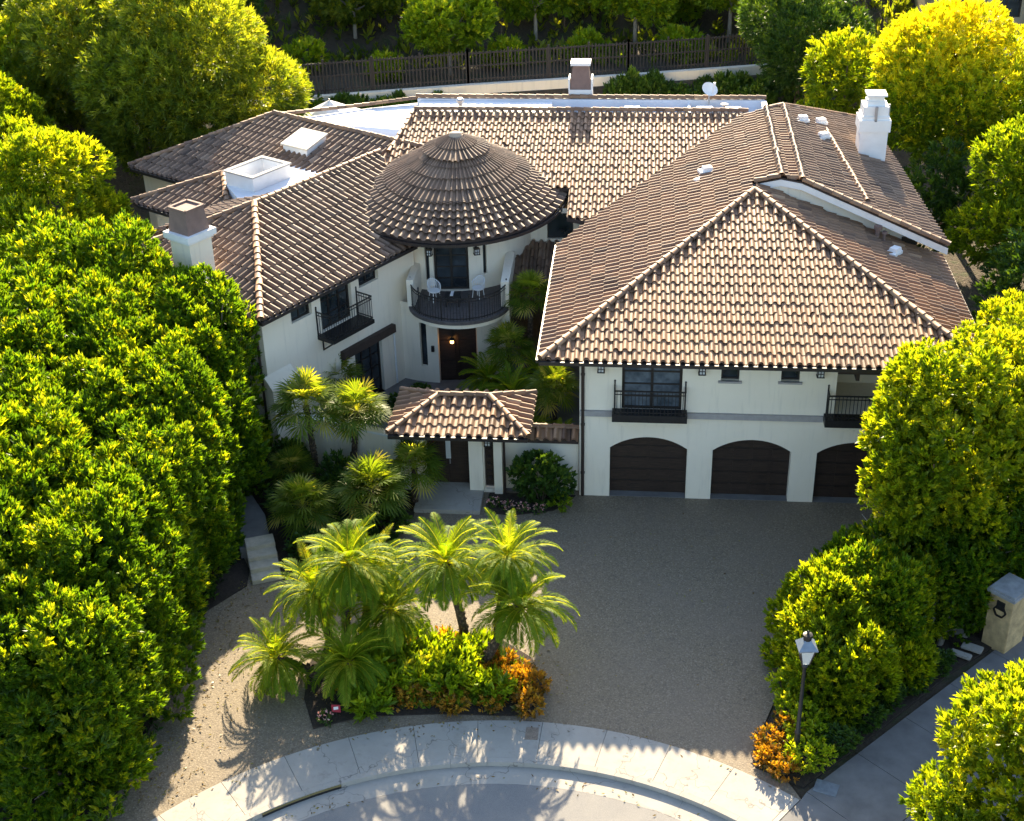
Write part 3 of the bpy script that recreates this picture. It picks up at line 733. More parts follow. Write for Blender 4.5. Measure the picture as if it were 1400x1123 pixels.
for a, b in GD:
    mb = MB(); n = 16; w_ = b-a; r = .46; R = ((w_/2)**2+r*r)/(2*r)
    arcp = [(a+w_*i/n, 2.057+math.sqrt(max(0, R*R-(a+w_*i/n-(a+b)/2)**2))-(R-r)) for i in range(n+1)]
    pts = [(a, .02)]+[(b, .02)]+arcp[::-1]
    vs_ = [(p[0], .36, p[1]) for p in pts]; mb.add(vs_, [tuple(range(len(vs_)))])
    # raised panel boards: four columns, five rows, trimmed to the arch
    cw = w_/4
    for ci in range(4):
        for ri in range(5):
            x0, x1 = a+ci*cw+.07, a+(ci+1)*cw-.07; z0, z1 = .02+ri*.49+.05, .02+(ri+1)*.49-.04
            zt = min(z1, min(2.057+math.sqrt(max(0, R*R-(x-(a+b)/2)**2))-(R-r) for x in (x0, x1))-.06)
            if zt > z0+.05: fbox(mb, Frame((0, .36, 0), (1, 0, 0), (0, -1, 0)), x0, x1, .0, .022, z0, zt)
    d_ = mb.build('garage_door', M_GDOOR, HOUSE)
    mb = MB()
    for k in range(1, 5): fbox(mb, Frame((0, .36, 0), (1, 0, 0), (0, -1, 0)), a+.01, b-.01, .002, .012, .02+k*.49-.018, .02+k*.49+.005)
    mb.build('door_seam', M_FRAME, d_)
window(HOUSE, G, -.95, 1.13, 3.60, 5.55, 2, 4, .09, .19, glass=M_GLASS2)
window(HOUSE, G, 2.44, 3.06, 4.86, 5.55, 1, 1, .06, .18, sill=True)
window(HOUSE, G, 4.47, 5.10, 4.88, 5.55, 1, 1, .06, .18, sill=True)
for nm, a, b in (('balconette', -1.27, 1.33), ('balconette', 6.02, 9.6)):
    mb = MB(); fbox(mb, G, a, b, .004, .50, 3.38, 3.66); o = mb.build(nm, M_TRIM if 0 else M_DARK, HOUSE)
    o['label'] = 'dark slab with iron railing before the double window' if a < 0 else 'dark slab with iron railing before the open loggia'
    railing([(a+.08, -.02), (a+.08, -.44), (b-.08, -.44), (b-.08, -.02)], 3.66, .92, o)
    mb = MB(); fbox(mb, G, a+.05, b-.05, .004, .30, 3.2, 3.37); fbox(mb, G, a+.3, b-.3, .004, .15, 3.05, 3.19); mb.build('corbel', M_STUCCO, o)
for u in (-1.67, 1.78, 5.76): lantern(G, u, 5.32, HOUSE)
mb = MB(); mb.tube([(-2.3, -.09, 5.8), (-2.3, -.09, .05)], [.06, .06], 8)
for z in (1, 3, 5): mb.box((-2.3, -.05, z), (.15, .1, .05))
mb.build('downpipe', M_PIPE, HOUSE)

# garage wing roof
xl, xr, yf, ax, ay, az = -3.7, 11.15, -.9, 3.89, 9.08, 8.35
PL = (az-EZ)/(ax-xl); PR = (az-EZ)/(xr-ax)
r1 = roof_xy('roof', M_TILE, (xl, yf, EZ), (xr, yf, EZ), (0, 1), (az-EZ)/(ay-yf), [(xl, yf), (xr, yf), (ax, ay)], HOUSE, seed=11, label='front hip of the garage wing roof')
r2 = roof_xy('roof', M_TILE, (xl, yf, EZ), (xl, 18, EZ), (1, 0), PL, [(xl, yf), (ax, ay), (ax, 18.55), (-2.6, 10.75), (xl, 9.1)], HOUSE, seed=12, label='long courtyard slope of the garage wing roof')
r2b = roof_xy('roof', M_TILE, (xl, yf, EZ), (xl, 18, EZ), (1, 0), PL, [(ax, 9.95), (4.95, 9.75), (4.95, 18.4), (ax, 18.55)], HOUSE, seed=13, label='upper strip of the courtyard slope below the ridge')
r3 = roof_xy('roof', M_TILE, (xr, 20, EZ), (xr, yf, EZ), (-1, 0), PR, [(xr, yf), (xr, 8.45), (ax+.1, 10.0), (ax, ay)], HOUSE, seed=14, label='side slope of the garage wing below the gable')
ridge_caps([(xl, yf, EZ+.05), (ax, ay, az+.05)], r1, 21); ridge_caps([(xr, yf, EZ+.05), (ax, ay, az+.05)], r1, 22)
gutter_run([(xl-.05, yf-.1, EZ-.06), (xr+.05, yf-.1, EZ-.06)], r1); gutter_run([(xl-.1, yf, EZ-.06), (xl-.1, 9.2, EZ-.06)], r2); gutter_run([(xr+.1, yf, EZ-.06), (xr+.1, 8.3, EZ-.06)], r3)
z48 = EZ+PL*8.65
r4 = roof_xy('roof', M_TILE, (5.75, 9.5, 8.63), (5.75, 18.6, 8.63), (-1, 0), .07, [(5.75, 9.45), (4.95, 9.75), (4.95, 18.4), (5.75, 18.6)], HOUSE, seed=15, label='narrow flat strip between the two ridge lines')
UP = .32; ze = 8.63-UP*(11.1-5.75)
r5 = roof_xy('roof', M_TILED, (11.1, 20, ze), (11.1, 7.3, ze), (-1, 0), UP, [(11.1, 7.3), (10.25, 18.4), (9.5, 21.2), (5.75, 19.2), (5.75, 9.45)], HOUSE, seed=16, label='rear upper slope ending in the white gable')
def uz(x): return 8.63-UP*(x-5.75)
ridge_caps([(4.95, 18.4, z48+.06), (4.95, 9.7, z48+.06)], r4, 23, .15); ridge_caps([(5.75, 18.8, 8.70), (5.75, 9.4, 8.70)], r4, 24, .15)
ridge_caps([(7.5, 17.3, uz(7.5)+.08), (8.25, 9.2, uz(8.25)+.08)], r5, 25, .12)
ridge_caps([(11.1, 7.26, ze+.04), (5.75, 9.42, 8.67)], r5, 26, .12); ridge_caps([(4.0, 9.95, EZ+PL*7.7+.03), (4.95, 9.72, z48+.03)], r5, 27, .12)
ridge_caps([(5.1, 18.7, 8.69), (5.75, 19.2, 8.67), (9.5, 21.2, uz(9.5)+.04)], r5, 28, .11); ridge_caps([(9.5, 21.2, uz(9.5)+.03), (10.25, 18.4, uz(10.25)+.03)], r5, 29, .1)
# white gable wall and barge board under the upper slope
def gy(x): return 10.0-(x-3.9)*.222
GX = [3.95, 4.95, 5.75, 10.2]; gt = [EZ+PL*7.65-.14, z48-.16, 8.63-.16, uz(10.2)-.16]
mb = MB(); mb.prism([(x, gy(x)) for x in GX]+[(x, gy(x)+.25) for x in GX[::-1]], [EZ+PR*(xr-x)-.3 for x in GX]+[EZ+PR*(xr-x)-.3 for x in GX[::-1]], gt+gt[::-1])
gb = mb.build('gable_wall', M_STUCCO, HOUSE)
mb = MB()
for p, q in (((3.9, 9.94, EZ+PL*7.6-.05), (4.95, 9.72, z48-.08)), ((4.95, 9.72, z48-.08), (5.75, 9.42, 8.55)), ((5.75, 9.42, 8.55), (11.1, 7.27, ze-.08))):
    mb.prism([p[:2], q[:2], (q[0], q[1]+.06), (p[0], p[1]+.06)], [p[2]-.26, q[2]-.26, q[2]-.26, p[2]-.26], [p[2], q[2], q[2], p[2]])
mb.build('barge_board', M_WHITE, gb)
mb = MB(); fbox(mb, Frame((0, gy(10.0)-.03, 0), (1, 0, 0), (0, -1, 0)), 9.6, 10.2, .0, .08, 6.35, 6.75); mb.build('gable_vent', M_FRAME, gb)
S3 = Frame((10.2, 8.7, 0), (0, 1, 0), (1, 0, 0)); mb = MB(); wall(mb, S3, 0, 10.5, 5.5, 7.0); mb.build('wall', M_STUCCO, HOUSE)

# main range behind: slope, ridge, flat roof and parapet
MP = .26; RY, RZ = 18.95, 8.4
def mz(y): return RZ-MP*(RY-y)
r6 = roof_xy('roof', M_TILE, (-12, 11.1, mz(11.1)), (-2, 11.1, mz(11.1)), (0, 1), MP, [(-3.5, RY), (4.25, RY), (-2.6, 10.85), (-3.5, 11.15)], HOUSE, seed=17, label='broad front slope of the main range')
r6b = roof_xy('roof', M_TILE, (-12, 11.1, mz(11.1)), (-2, 11.1, mz(11.1)), (0, 1), MP, [(-10.9, RY), (-3.5, RY), (-3.5, 13.2), (-12.2, 13.2)], HOUSE, seed=19, label='front slope of the main range behind the turret')
ridge_caps([(-10.9, RY+.02, RZ+.06), (4.2, RY+.02, RZ+.06)], r6, 31, .12); ridge_caps([(-11.6, 15.6, mz(15.6)+.04), (-10.9, RY, RZ+.05)], r6, 32, .1)
mb = MB(); mb.prism([(-10.8, 19.05), (4.9, 19.05), (5.2, 21.0), (-11.0, 21.0)], 7.4, 7.95); fl = mb.build('flat_roof', M_FLAT, HOUSE)
fl['label'] = 'white flat roof behind the main ridge'
mb = MB(); mb.box((-3.0, 20.75, 8.2), (16.1, .25, .56)); mb.box((5.0, 19.85, 8.2), (.25, 1.54, .56)); mb.box((1.6, 19.85, 8.15), (.12, 1.54, .4)); mb.build('parapet', M_FLAT, fl)
ridge_caps([(-11.1, 20.78, 8.5), (5.1, 20.78, 8.5)], fl, 33, .13)
mb = MB(); mb.prism([(-10.8, 19.1), (-4.7, 19.1), (-4.7, 20.6), (-10.9, 20.6)], 7.952, [8.28, 8.28, 8.42, 8.42]); mb.build('roof_cricket', M_FLAT, fl)
for x, y in ((-1.0, 20.0), (2.3, 20.1), (3.6, 20.0)):
    mb = MB(); mb.box((x, y, 8.1), (.9, .5, .3)); mb.box((x, y, 8.3), (.7, .35, .1)); mb.build('roof_hatch', M_WHITE, fl)
mb = MB(); mb.lathe((-8.9, 19.7, 8.25), [(.16, 0), (.13, .1), (.10, .35), (.19, .38), (.19, .48), (.12, .55)], 14); mb.build('vent_pipe', M_SILVER, fl)
mb = MB(); mb.lathe((3.2, 19.9, 7.95), [(.05, 0), (.05, .5), (.17, .52), (.17, .58), (.04, .62)], 12); mb.build('vent_pipe', M_SILVER, fl)
mb = MB(); wall(mb, Frame((-11, 20.92, 0), (1, 0, 0), (0, 1, 0)), 0, 16, -.05, 7.95); mb.build('wall', M_STUCCO, HOUSE); mb = MB(); wall(mb, Frame((-5.0, 12.05, 0), (1, 0, 0), (0, -1, 0)), -.4, 2.7, 2, 6.42, [(.62, 1.72, 5.05, 6.2)], .2)
mb.build('wall', M_STUCCO, HOUSE)
window(HOUSE, Frame((-5.0, 12.05, 0), (1, 0, 0), (0, -1, 0)), .62, 1.72, 5.05, 6.2, 1, 1, .05, .17)
r7 = roof_xy('roof', M_TILED, (-6.5, 8.4, 3.75), (-2.45, 8.4, 3.75), (0, 1), .32, [(-6.0, 8.4), (-2.45, 8.4), (-2.45, 12.0), (-6.0, 12.0)], HOUSE, seed=18, label='low dark lean-to roof beside the turret')

# left wing, in its own rotated frame (a along the courtyard eave, b away from the court)
Av = np.array([.51878, .8549]); Bv = np.array([-.8549, .51878]); C0 = np.array([-14.0, 1.64])
def ab(a, b): return tuple(C0+Av*a+Bv*b)
def ab3(a, b, z): p = ab(a, b); return (p[0], p[1], z)
LP = .3; WB = 5.48; RZL = EZ+LP*WB
def lroof(e0, e1, up, poly, seed, label, mat=M_TILED, z=EZ, pitch=LP):
    upv = Av*up[0]+Bv*up[1]
    return roof_xy('roof', mat, ab3(*e0, z), ab3(*e1, z), upv, pitch, [ab(*p) for p in poly], HOUSE, seed=seed, label=label)
l1 = lroof((0, 0), (9, 0), (0, 1), [(0, 0), (9, 0), (12.9, 5.48), (5.27, 5.48)], 41, 'courtyard slope of the left wing')
l2 = lroof((0, 9.6), (0, 0), (1, 0), [(0, 0), (5.27, 5.48), (0, 9.3)], 42, 'front hip of the left wing by the chimney', pitch=(RZL-EZ)/5.27)
l3 = lroof((9, 10.4), (0, 10.4), (0, -1), [(5.27, 5.48), (6.9, 5.48), (6.4, 8.6), (2.5, 8.6)], 43, 'rear slope of the left wing', z=EZ+.12)
l4 = lroof((5.5, 13), (5.5, 6), (1, 0), [(5.5, 13.6), (8.49, 10.87), (5.5, 7.5)], 44, 'small middle hip of the left wing')
l5 = roof_xy('roof', M_TILED, ab3(4.5, 7.6, 5.87), ab3(9, 7.6, 5.87), Bv, .3, [ab(6.2, 8.2), ab(7.7, 8.2), ab(8.49, 10.87)], HOUSE, seed=45, label='little shaded slope under the skylight box')
l6 = lroof((8.5, 17.2), (8.5, 2), (1, 0), [(8.5, 17.4), (14.2, 13.3), (14.2, 2.2), (11.0, 2.2), (8.5, 9.2)], 46, 'front slope of the far left wing')
ridge_caps([ab3(0, 0, EZ+.05), ab3(5.27, 5.48, RZL+.05)], l1, 51, .14); ridge_caps([ab3(0, 9.3, EZ+.05), ab3(5.27, 5.48, RZL+.05)], l2, 52)
ridge_caps([ab3(5.27, 5.48, RZL+.04), ab3(12.9, 5.48, RZL+.04)], l1, 53, .11)
ridge_caps([ab3(5.5, 13.6, EZ+.05), ab3(8.49, 10.87, 6.9)], l4, 54); ridge_caps([ab3(6.1, 8.1, EZ+.22), ab3(8.49, 10.87, 6.9)], l4, 55, .14)
ridge_caps([ab3(8.5, 17.4, EZ+.05), ab3(14.2, 13.3, 7.7)], l6, 56); ridge_caps([ab3(14.2, 13.3, 7.7), ab3(14.2, 2.6, 7.7)], l6, 57)
gutter_run([ab3(-.1, -.1, EZ-.06), ab3(8.6, -.1, EZ-.06)], l1); gutter_run([ab3(-.1, 0, EZ-.06), ab3(-.1, 9.4, EZ-.06)], l2); gutter_run([ab3(8.4, 17.2, EZ-.06), ab3(8.4, 10, EZ-.06)], l6); gutter_run([ab3(5.4, 13.1, EZ-.06), ab3(5.4, 9, EZ-.06)], l4)
mb = MB(); mb.prism([ab(5.9, 5.6), ab(13.4, 5.6), ab(12.4, 10.2), ab(7.9, 10.2), ab(6.5, 7.6)], 6.2, 6.8); lf = mb.build('flat_roof', M_FLAT, HOUSE); lf['label'] = 'white flat well between the left wing roofs'
def abox(mb, a0, a1, b0, b1, z0, z1): return mb.prism([ab(a0, b0), ab(a1, b0), ab(a1, b1), ab(a0, b1)], z0, z1)
mb = MB()
for q in ((7.72, 9.96, 8.14, 8.26), (7.72, 9.96, 9.74, 9.86), (7.72, 7.84, 8.26, 9.74), (9.84, 9.96, 8.26, 9.74)): abox(mb, *q, 6.3, 7.42)
sk = mb.build('skylight', M_WHITE, HOUSE)
mb = MB(); abox(mb, 7.84, 9.84, 8.26, 9.74, 6.6, 6.75); mb.build('skylight_pane', M_TRIM, sk)
mb = MB()
for q in ((7.66, 10.02, 8.08, 8.30), (7.66, 10.02, 9.70, 9.92), (7.66, 7.88, 8.30, 9.70), (9.80, 10.02, 8.30, 9.70)): abox(mb, *q, 7.422, 7.48)
mb.build('skylight_rim', M_GREYCAP, sk)
mb = MB(); P1 = lambda a: EZ+LP*(a-8.5)
mb.prism([ab(11.95, 9.05), ab(13.25, 9.05), ab(13.25, 10.55), ab(11.95, 10.55)], [6.7, 7.0, 7.0, 6.7], [P1(11.95)+.34, P1(13.25)+.28, P1(13.25)+.28, P1(11.95)+.34])
hb = mb.build('roof_skylight', M_WHITE, HOUSE)
mb = MB(); mb.prism([ab(11.87, 8.97), ab(13.31, 8.97), ab(13.31, 10.63), ab(11.87, 10.63)], [P1(11.87)+.345, P1(13.31)+.28, P1(13.31)+.28, P1(11.87)+.345], [P1(11.87)+.42, P1(13.31)+.35, P1(13.31)+.35, P1(11.87)+.42]); mb.build('skylight_lid', simple('beige_lid', (.62, .56, .46), .6), hb)
# low white roof between the left wing and the main range, with its edge
mb = MB(); mb.prism([ab(14.25, 12.8), ab(14.25, 3.5), (-11.2, 17.6), (-11.05, 20.95), (-13.6, 22.2)], [6.9]*5, [7.45, 7.5, 7.95, 8.2, 7.55]); lw2 = mb.build('flat_roof', M_FLAT, HOUSE); lw2['label'] = 'white sloping roof behind the left wing ridge'
ridge_caps([ab3(14.25, 13.0, 7.65), (-13.6, 22.25, 7.65), (-11.1, 20.98, 8.35)], lw2, 58, .12)
# left wing walls
W0 = np.array([*ab(.35, .4)]); LW = Frame((W0[0], W0[1], 0), (*Av, 0)[:2]+(0,), (*(-Bv), 0)[:2]+(0,))
class F2(Frame):
    def __init__(s, o, d, n): s.o = np.array(o[:2], float); s.d = np.array(d[:2], float); s.n = np.array(n[:2], float)
LW = F2(W0, Av, -Bv); LWL = F2(W0, Bv, -Av)
mb = MB()
wall(mb, LW, 0, 8.6, -.05, 5.95, [(1.5, 2.6, 5.0, 5.6), (3.08, 4.8, 4.02, 5.75), (5.26, 6.4, 5.05, 5.66), (4.7, 6.32, .02, 2.42)], .2)
wall(mb, LWL, 0, 8.6, -.05, 5.95, [(1.0, 2.4, .5, 2.3), (4.6, 6.4, 2.9, 5.2)], .2)
lw = mb.build('wall', M_STUCCO, HOUSE); lw['label'] = 'left wing walls facing the courtyard and the hedge'
mb = MB(); wall(mb, F2(ab(5.9, 8.6), Bv, -Av), 0, 4.0, -.05, 5.9); mb.build('wall', M_STUCCO, HOUSE); mb = MB(); wall(mb, F2(ab(8.9, 9), Bv, -Av), 0, 8.0, -.05, 5.9, [(3.4, 4.8, 3.9, 5.6)], .2)
mb.build('wall', M_STUCCO, HOUSE)
window(HOUSE, LW, 1.5, 2.6, 5.0, 5.6, 2, 1); window(HOUSE, LW, 5.26, 6.4, 5.05, 5.66, 2, 1); window(HOUSE, LW, 3.08, 4.8, 4.02, 5.75, 3, 3, .08); window(HOUSE, LW, 4.7, 6.32, .02, 2.42, 3, 4, .07, name='french_door')
window(HOUSE, LWL, 1.0, 2.4, .5, 2.3, 2, 2); window(HOUSE, F2(ab(8.9, 9), Bv, -Av), 3.4, 4.8, 3.9, 5.6, 2, 2)
mb = MB(); fbox(mb, LW, 3.9, 7.0, .004, .22, 2.5, 2.84); mb.build('lintel_beam', M_SOFFIT, lw)
mb = MB(); fbox(mb, LW, 2.75, 5.1, .004, .85, 3.84, 4.0); bo = mb.build('balcony', M_DARK, HOUSE); bo['label'] = 'small square iron balcony on the left wing'
railing([LW(2.79, .02, 0)[:2], LW(2.79, .81, 0)[:2], LW(5.06, .81, 0)[:2], LW(5.06, .02, 0)[:2]], 4.0, 1.0, bo)
mb = MB()
for u in (3.0, 4.8): mb = MB(); mb.bar(LW(u, .02, 3.3), LW(u, .7, 3.8), .06); mb.bar(LW(u, .03, 3.3), LW(u, .03, 3.84), .05); mb.build('bracket', M_DARK, bo)
mb = MB(); mb.prism([LW(-.12, .32, 0)[:2], LW(1.15, .32, 0)[:2], LW(1.15, .005, 0)[:2], LW(-.12, .005, 0)[:2]], -.05, [2.9, 2.9, 3.35, 3.35])
mb.prism([LW(-.2, .4, 0)[:2], LW(1.2, .4, 0)[:2], LW(1.2, .005, 0)[:2], LW(-.2, .005, 0)[:2]], [2.91, 2.91, 3.36, 3.36], [3.03, 3.03, 3.48, 3.48])
mb.build('pilaster', M_STUCCO, lw)
mb = MB(); p = LWL(.25, .07, 0); mb.tube([(p[0], p[1], 5.8), (p[0], p[1], .1)], [.05, .05], 8); mb.build('downpipe', M_PIPE, HOUSE)
p = LW(7.0, .09, 0); mb = MB(); mb.tube([(p[0], p[1], 2.4), (p[0], p[1], .1)], [.045, .045], 8); mb.build('downpipe', M_WHITE, HOUSE)
# left chimney
cx, cy = -17.15, 4.4; rz = math.atan2(Av[1], Av[0])
mb = MB(); mb.box((cx, cy, 4.1), (1.08, 1.04, 8.2), rz); ch = mb.build('chimney', M_STUCCO, HOUSE); ch['label'] = 'left chimney with a tapered brown flue'
mb = MB(); mb.box((cx, cy, 8.07), (1.22, 1.18, .10), rz); mb.box((cx, cy, 8.24), (1.40, 1.36, .24), rz); mb.build('chimney_cap', M_WHITE, ch)
mb = MB(); mb.box((cx, cy, 8.80), (1.06, 1.06, .88), rz, .82); mb.build('chimney_flue', M_FLUE, ch)
mb = MB(); q0 = .435; k_ = [(-q0, -q0), (q0, -q0), (q0, q0), (-q0, q0)]; rot_ = lambda x, y: (cx+x*math.cos(rz)-y*math.sin(rz), cy+x*math.sin(rz)+y*math.cos(rz))
for (x0, y0), (x1, y1) in zip(k_, k_[1:]+k_[:1]): mb.bar((*rot_(x0, y0), 9.27), (*rot_(x1, y1), 9.27), .1, .08)
mb.build('flue_rim', M_FLUE, ch)
# rear chimney
mb = MB(); mb.box((-3.42, 21.4, 8.35), (1.1, 1.0, 1.0)); c2 = mb.build('chimney', M_WHITE, HOUSE); c2['label'] = 'rear chimney with a sloped brown hood'
mb = MB(); mb.box((-3.42, 21.4, 9.4), (1.0, .9, 1.1), 0, .7); mb.build('chimney_flue', M_FLUE, c2)
mb = MB()
mb.box((-3.42, 21.4, 10.01), (.92, .85, .12)); mb.build('chimney_cap', M_WHITE, c2)
for sx in (-1, 1): MB().prism([(-3.42+sx*.56, 20.9), (-3.42+sx*.49, 20.9), (-3.42+sx*.49, 21.8), (-3.42+sx*.56, 21.8)], 8.86, 9.36).build('chimney_shoulder', M_WHITE, c2)
# right chimney
mb = MB(); mb.box((9.27, 16.0, 7.95), (1.15, 1.1, 2.8)); c3 = mb.build('chimney', M_WHITE, HOUSE); c3['label'] = 'tall white chimney on the right slope'
mb = MB(); mb.box((9.27, 16.0, 8.95), (1.3, 1.24, .5)); mb.box((9.27, 16.0, 9.48), (1.04, 1.0, .56)); mb.box((9.27, 16.0, 9.85), (.75, .7, .18)); mb.box((9.27, 16.0, 10.05), (.62, .58, .22)); mb.box((9.27, 16.0, 10.2), (.84, .8, .08)); mb.build('chimney_cap', M_WHITE, c3)
for q, e in (((9.27, 15.44, 9.47), (.10, .12, .62)), ((9.84, 15.9, 9.47), (.1, .1, .6))): MB().box(q, e).build('chimney_slot', M_TRIM, c3)
# turret
TC = (-8.4, 12.95); TA = (-8.32, 13.55)
rng = np.random.default_rng(77); parts = []
prof = [(4.58, 6.40), (2.85, 7.40), (1.2, 8.42), (.42, 8.88)]
def cone(rs, zs, re, zend, N, rows, lift):
    d = np.array([re-rs, zend-zs]); Ls = np.linalg.norm(d); d /= Ls; nrm = np.array([-d[1], d[0]])*(-1 if d[0] > 0 else 1)
    if nrm[1] < 0: nrm = -nrm
    tl = Ls/rows; ci = np.tile(np.arange(N), rows)*1.0; rj = np.repeat(np.arange(rows), N)*tl
    def f(u, v, h):
        rr = rs+d[0]*v; zz = zs+d[1]*v+lift; wloc = 2*math.pi*rr/N; hs = np.clip(wloc/TW, .35, 1.15)
        R = rr+nrm[0]*h*hs; Z = zz+nrm[1]*h*hs; a = u*2*math.pi/N
        return np.stack([TA[0]+R*np.sin(a), TA[1]-R*np.cos(a)*1.2, Z], -1)
    return emit_tiles(ci, rj, f, rng, 1.0, tl, .11)
for (a, b, N, rows, lf_) in ((0, 1, 74, 6, .05), (1, 2, 74, 4, .06), (2, 3, 37, 2, .08)):
    V, F, T = cone(prof[a][0]+(.12 if a else 0), prof[a][1]-(.07 if a else 0), prof[b][0]-.1, prof[b][1]+.06, N, rows, lf_); parts.append((V, F, T))
V, F, T = merge(parts); tr = np_mesh('roof', V, F, M_TILED, T, HOUSE, True); tr['label'] = 'conical turret roof in stepped tile tiers'
mb = MB(); mb.lathe((*TA, 0), [(4.54, 6.33), (4.58, 6.42), (2.85, 7.42), (1.15, 8.44), (.3, 8.9)], 64); mb.v = [(x, TA[1]+(y-TA[1])*1.2, z) for x, y, z in mb.v]; mb.build('roof_deck', M_SOFFIT, tr, True)
mb = MB(); mb.lathe((*TA, 8.84), [(.5, 0), (.5, .10), (.40, .18), (.28, .22), (.28, .30), (.12, .36)], 20); mb.build('finial', simple('pale_clay', (.46, .34, .24), .7), tr, True)
mb = MB(); A = [(TA[0]+4.70*math.sin(t), TA[1]-4.70*1.2*math.cos(t), 6.36) for t in np.linspace(-1.5, 1.7, 60)]
for p, q in zip(A[:-1], A[1:]): mb.bar(p, q, .12, .12)
mb.build('gutter', M_GUT, tr)
DU = Drum(TC, 3.45); DL = Drum(TC, 4.65)
mb = MB()
wall(mb, DU, -4.2, 5.6, 3.5, 6.5, [(-.86, -.68, 4.15, 5.62), (-.5, .97, 3.72, 5.72), (1.58, 1.74, 4.35, 5.66)], .2, .25)
tw = mb.build('wall', M_STUCCO, HOUSE); tw['label'] = 'curved upper turret wall with its balcony door'
mb = MB(); wall(mb, DL, -2.6, 2.6, -.05, 3.6, [(-1.05, -.76, .75, 2.75), (-.28, 1.35, .0, 2.95)], .3, .25)
tw = mb.build('wall', M_STUCCO, HOUSE); tw['label'] = 'curved lower turret wall round the front door'
window(HOUSE, DU, -.5, .97, 3.72, 5.72, 2, 4, .09, .16, name='balcony_door'); window(HOUSE, DU, -.86, -.68, 4.15, 5.62, 1, 1, .03, .15); window(HOUSE, DU, 1.58, 1.74, 4.35, 5.66, 1, 1, .03, .15)
window(HOUSE, DL, -1.05, -.76, .75, 2.75, 1, 1, .04, .2)
mb = MB(); fbox(mb, DL, -.28, 1.35, -.32, -.24, .01, 2.95); fbox(mb, DL, .50, .55, -.24, -.21, .05, 2.9)
for u in (-.2, .62):
    for z in (.15, 1.1, 2.05): fbox(mb, DL, u, u+.6, -.24, -.215, z, z+.8)
mb.build('front_door', M_GDOOR, HOUSE)
for u, z in ((-.58-.02, 5.45), (1.28, 5.45)): lantern(DU, u, z, HOUSE, .17, .28)
mb = MB(); fbox(mb, DL, -.56, -.44, .004, .1, 1.5, 1.75); mb.build('wall_lantern', M_DARK, HOUSE)
p = DL(.30, -.05, 1.95)
mb = MB(); mb.lathe((p[0], p[1], p[2]-.1), [(.02, 0), (.07, .03), (.07, .12), (.02, .16)], 12); bl = mb.build('pendant_lamp', M_BULB, HOUSE); bl['label'] = 'lit amber lamp before the front door'
mb = MB(); mb.lathe((p[0], p[1], p[2]+.08), [(.13, 0), (.1, .05), (.03, .12), (.012, .14), (.012, .85)], 12); mb.build('lamp_cap', M_DARK, bl)
# turret balcony
bc = (-7.72, 8.45)
def bpt(t, s=1.0): return (bc[0]+2.0*s*math.sin(t), bc[1]-1.85*s*math.cos(t))
ts = np.linspace(-1.57, 1.57, 33)
mb = MB(); mb.prism([bpt(t, .985) for t in ts]+[(-5.95, 10.6), (-9.5, 10.2)], 3.36, 3.56); bal = mb.build('balcony', M_STUCCO, HOUSE); bal['label'] = 'bowed turret balcony with iron railing'
mb = MB(); mb.prism([bpt(t, 1.04) for t in ts]+[(-5.85, 10.7), (-9.6, 10.3)], 3.561, 3.70); mb.build('balcony_floor', simple('slate_floor', (.10, .085, .08), .7, 0, .3, 8), bal)
railing([bpt(t, .98) for t in ts[1:-1]], 3.7, .95, bal, (9, 18, 27))
mb = MB(); mb.prism([(-9.78, 7.95), (-9.5, 7.95), (-9.45, 9.9), (-9.78, 9.9)], 3.702, 4.85); mb.build('balcony_pier', M_STUCCO, bal); mb = MB(); mb.prism([(-5.98, 8.1), (-5.66, 8.1), (-5.62, 10.6), (-6.0, 10.6)], 3.0, [4.78, 4.78, 5.05, 5.05]); mb.build('balcony_pier', M_STUCCO, bal)
# roof vents and dish
def tile_vent(x, y, z, rz=0.0, s=1.0, label=None):
    mb = MB(); mb.box((x, y, z+.06*s), (.62*s, .46*s, .12*s), rz); mb.box((x+.05, y+.02, z+.2*s), (.44*s, .36*s, .16*s), rz, .85)
    o = mb.build('roof_vent', M_WHITE, HOUSE)
    mb = MB(); mb.box((x-.3*s, y-.62*s, z-.06*s), (.5*s, .2*s, .09*s), rz+.5); mb.build('vent_flashing', M_WHITE, o); return o
for x, y, z, q in ((2.16, 12.56, EZ+PL*5.86, .3), (9.06, 7.0, EZ+PR*2.1, .9), (6.45, 17.6, uz(6.45), .2), (7.2, 16.0, uz(7.2), .6), (7.3, 18.1, uz(7.3), .4)): tile_vent(x, y, z+.05, q, .95)
mb = MB(); mb.lathe((8.6, 8.2, EZ+PR*2.55), [(.09, 0), (.09, .4), (.16, .42), (.16, .55), (.04, .6)], 12); mb.lathe((8.85, 8.1, EZ+PR*2.3), [(.06, 0), (.06, .35), (.12, .37), (.1, .45)], 12); mb.build('vent_pipe', M_FLUE, HOUSE)
mb = MB(); mb.tube([(2.5, 20.4, 7.95), (2.5, 20.4, 9.0)], [.04, .04], 8); ds = mb.build('satellite_dish', M_SILVER, HOUSE)
mb = MB(); n_ = 16; dc = np.array([2.52, 20.3, 9.1]); ax_ = unit(np.array([.45, -.55, .7])); s1 = unit(np.cross(ax_, [0, 0, 1])); s2 = np.cross(s1, ax_)
vs_ = [tuple(dc-ax_*.08)]
for k in (1, 2):
    for i in range(n_): t = 2*math.pi*i/n_; vs_.append(tuple(dc+(s1*math.cos(t)*.42+s2*math.sin(t)*.36)*k/2+ax_*(.08*(k/2)**2-.08)))
mb.add(vs_, [(0, 1+i, 1+(i+1) % n_) for i in range(n_)]+[(1+i, 1+n_+i, 1+n_+(i+1) % n_, 1+(i+1) % n_) for i in range(n_)])
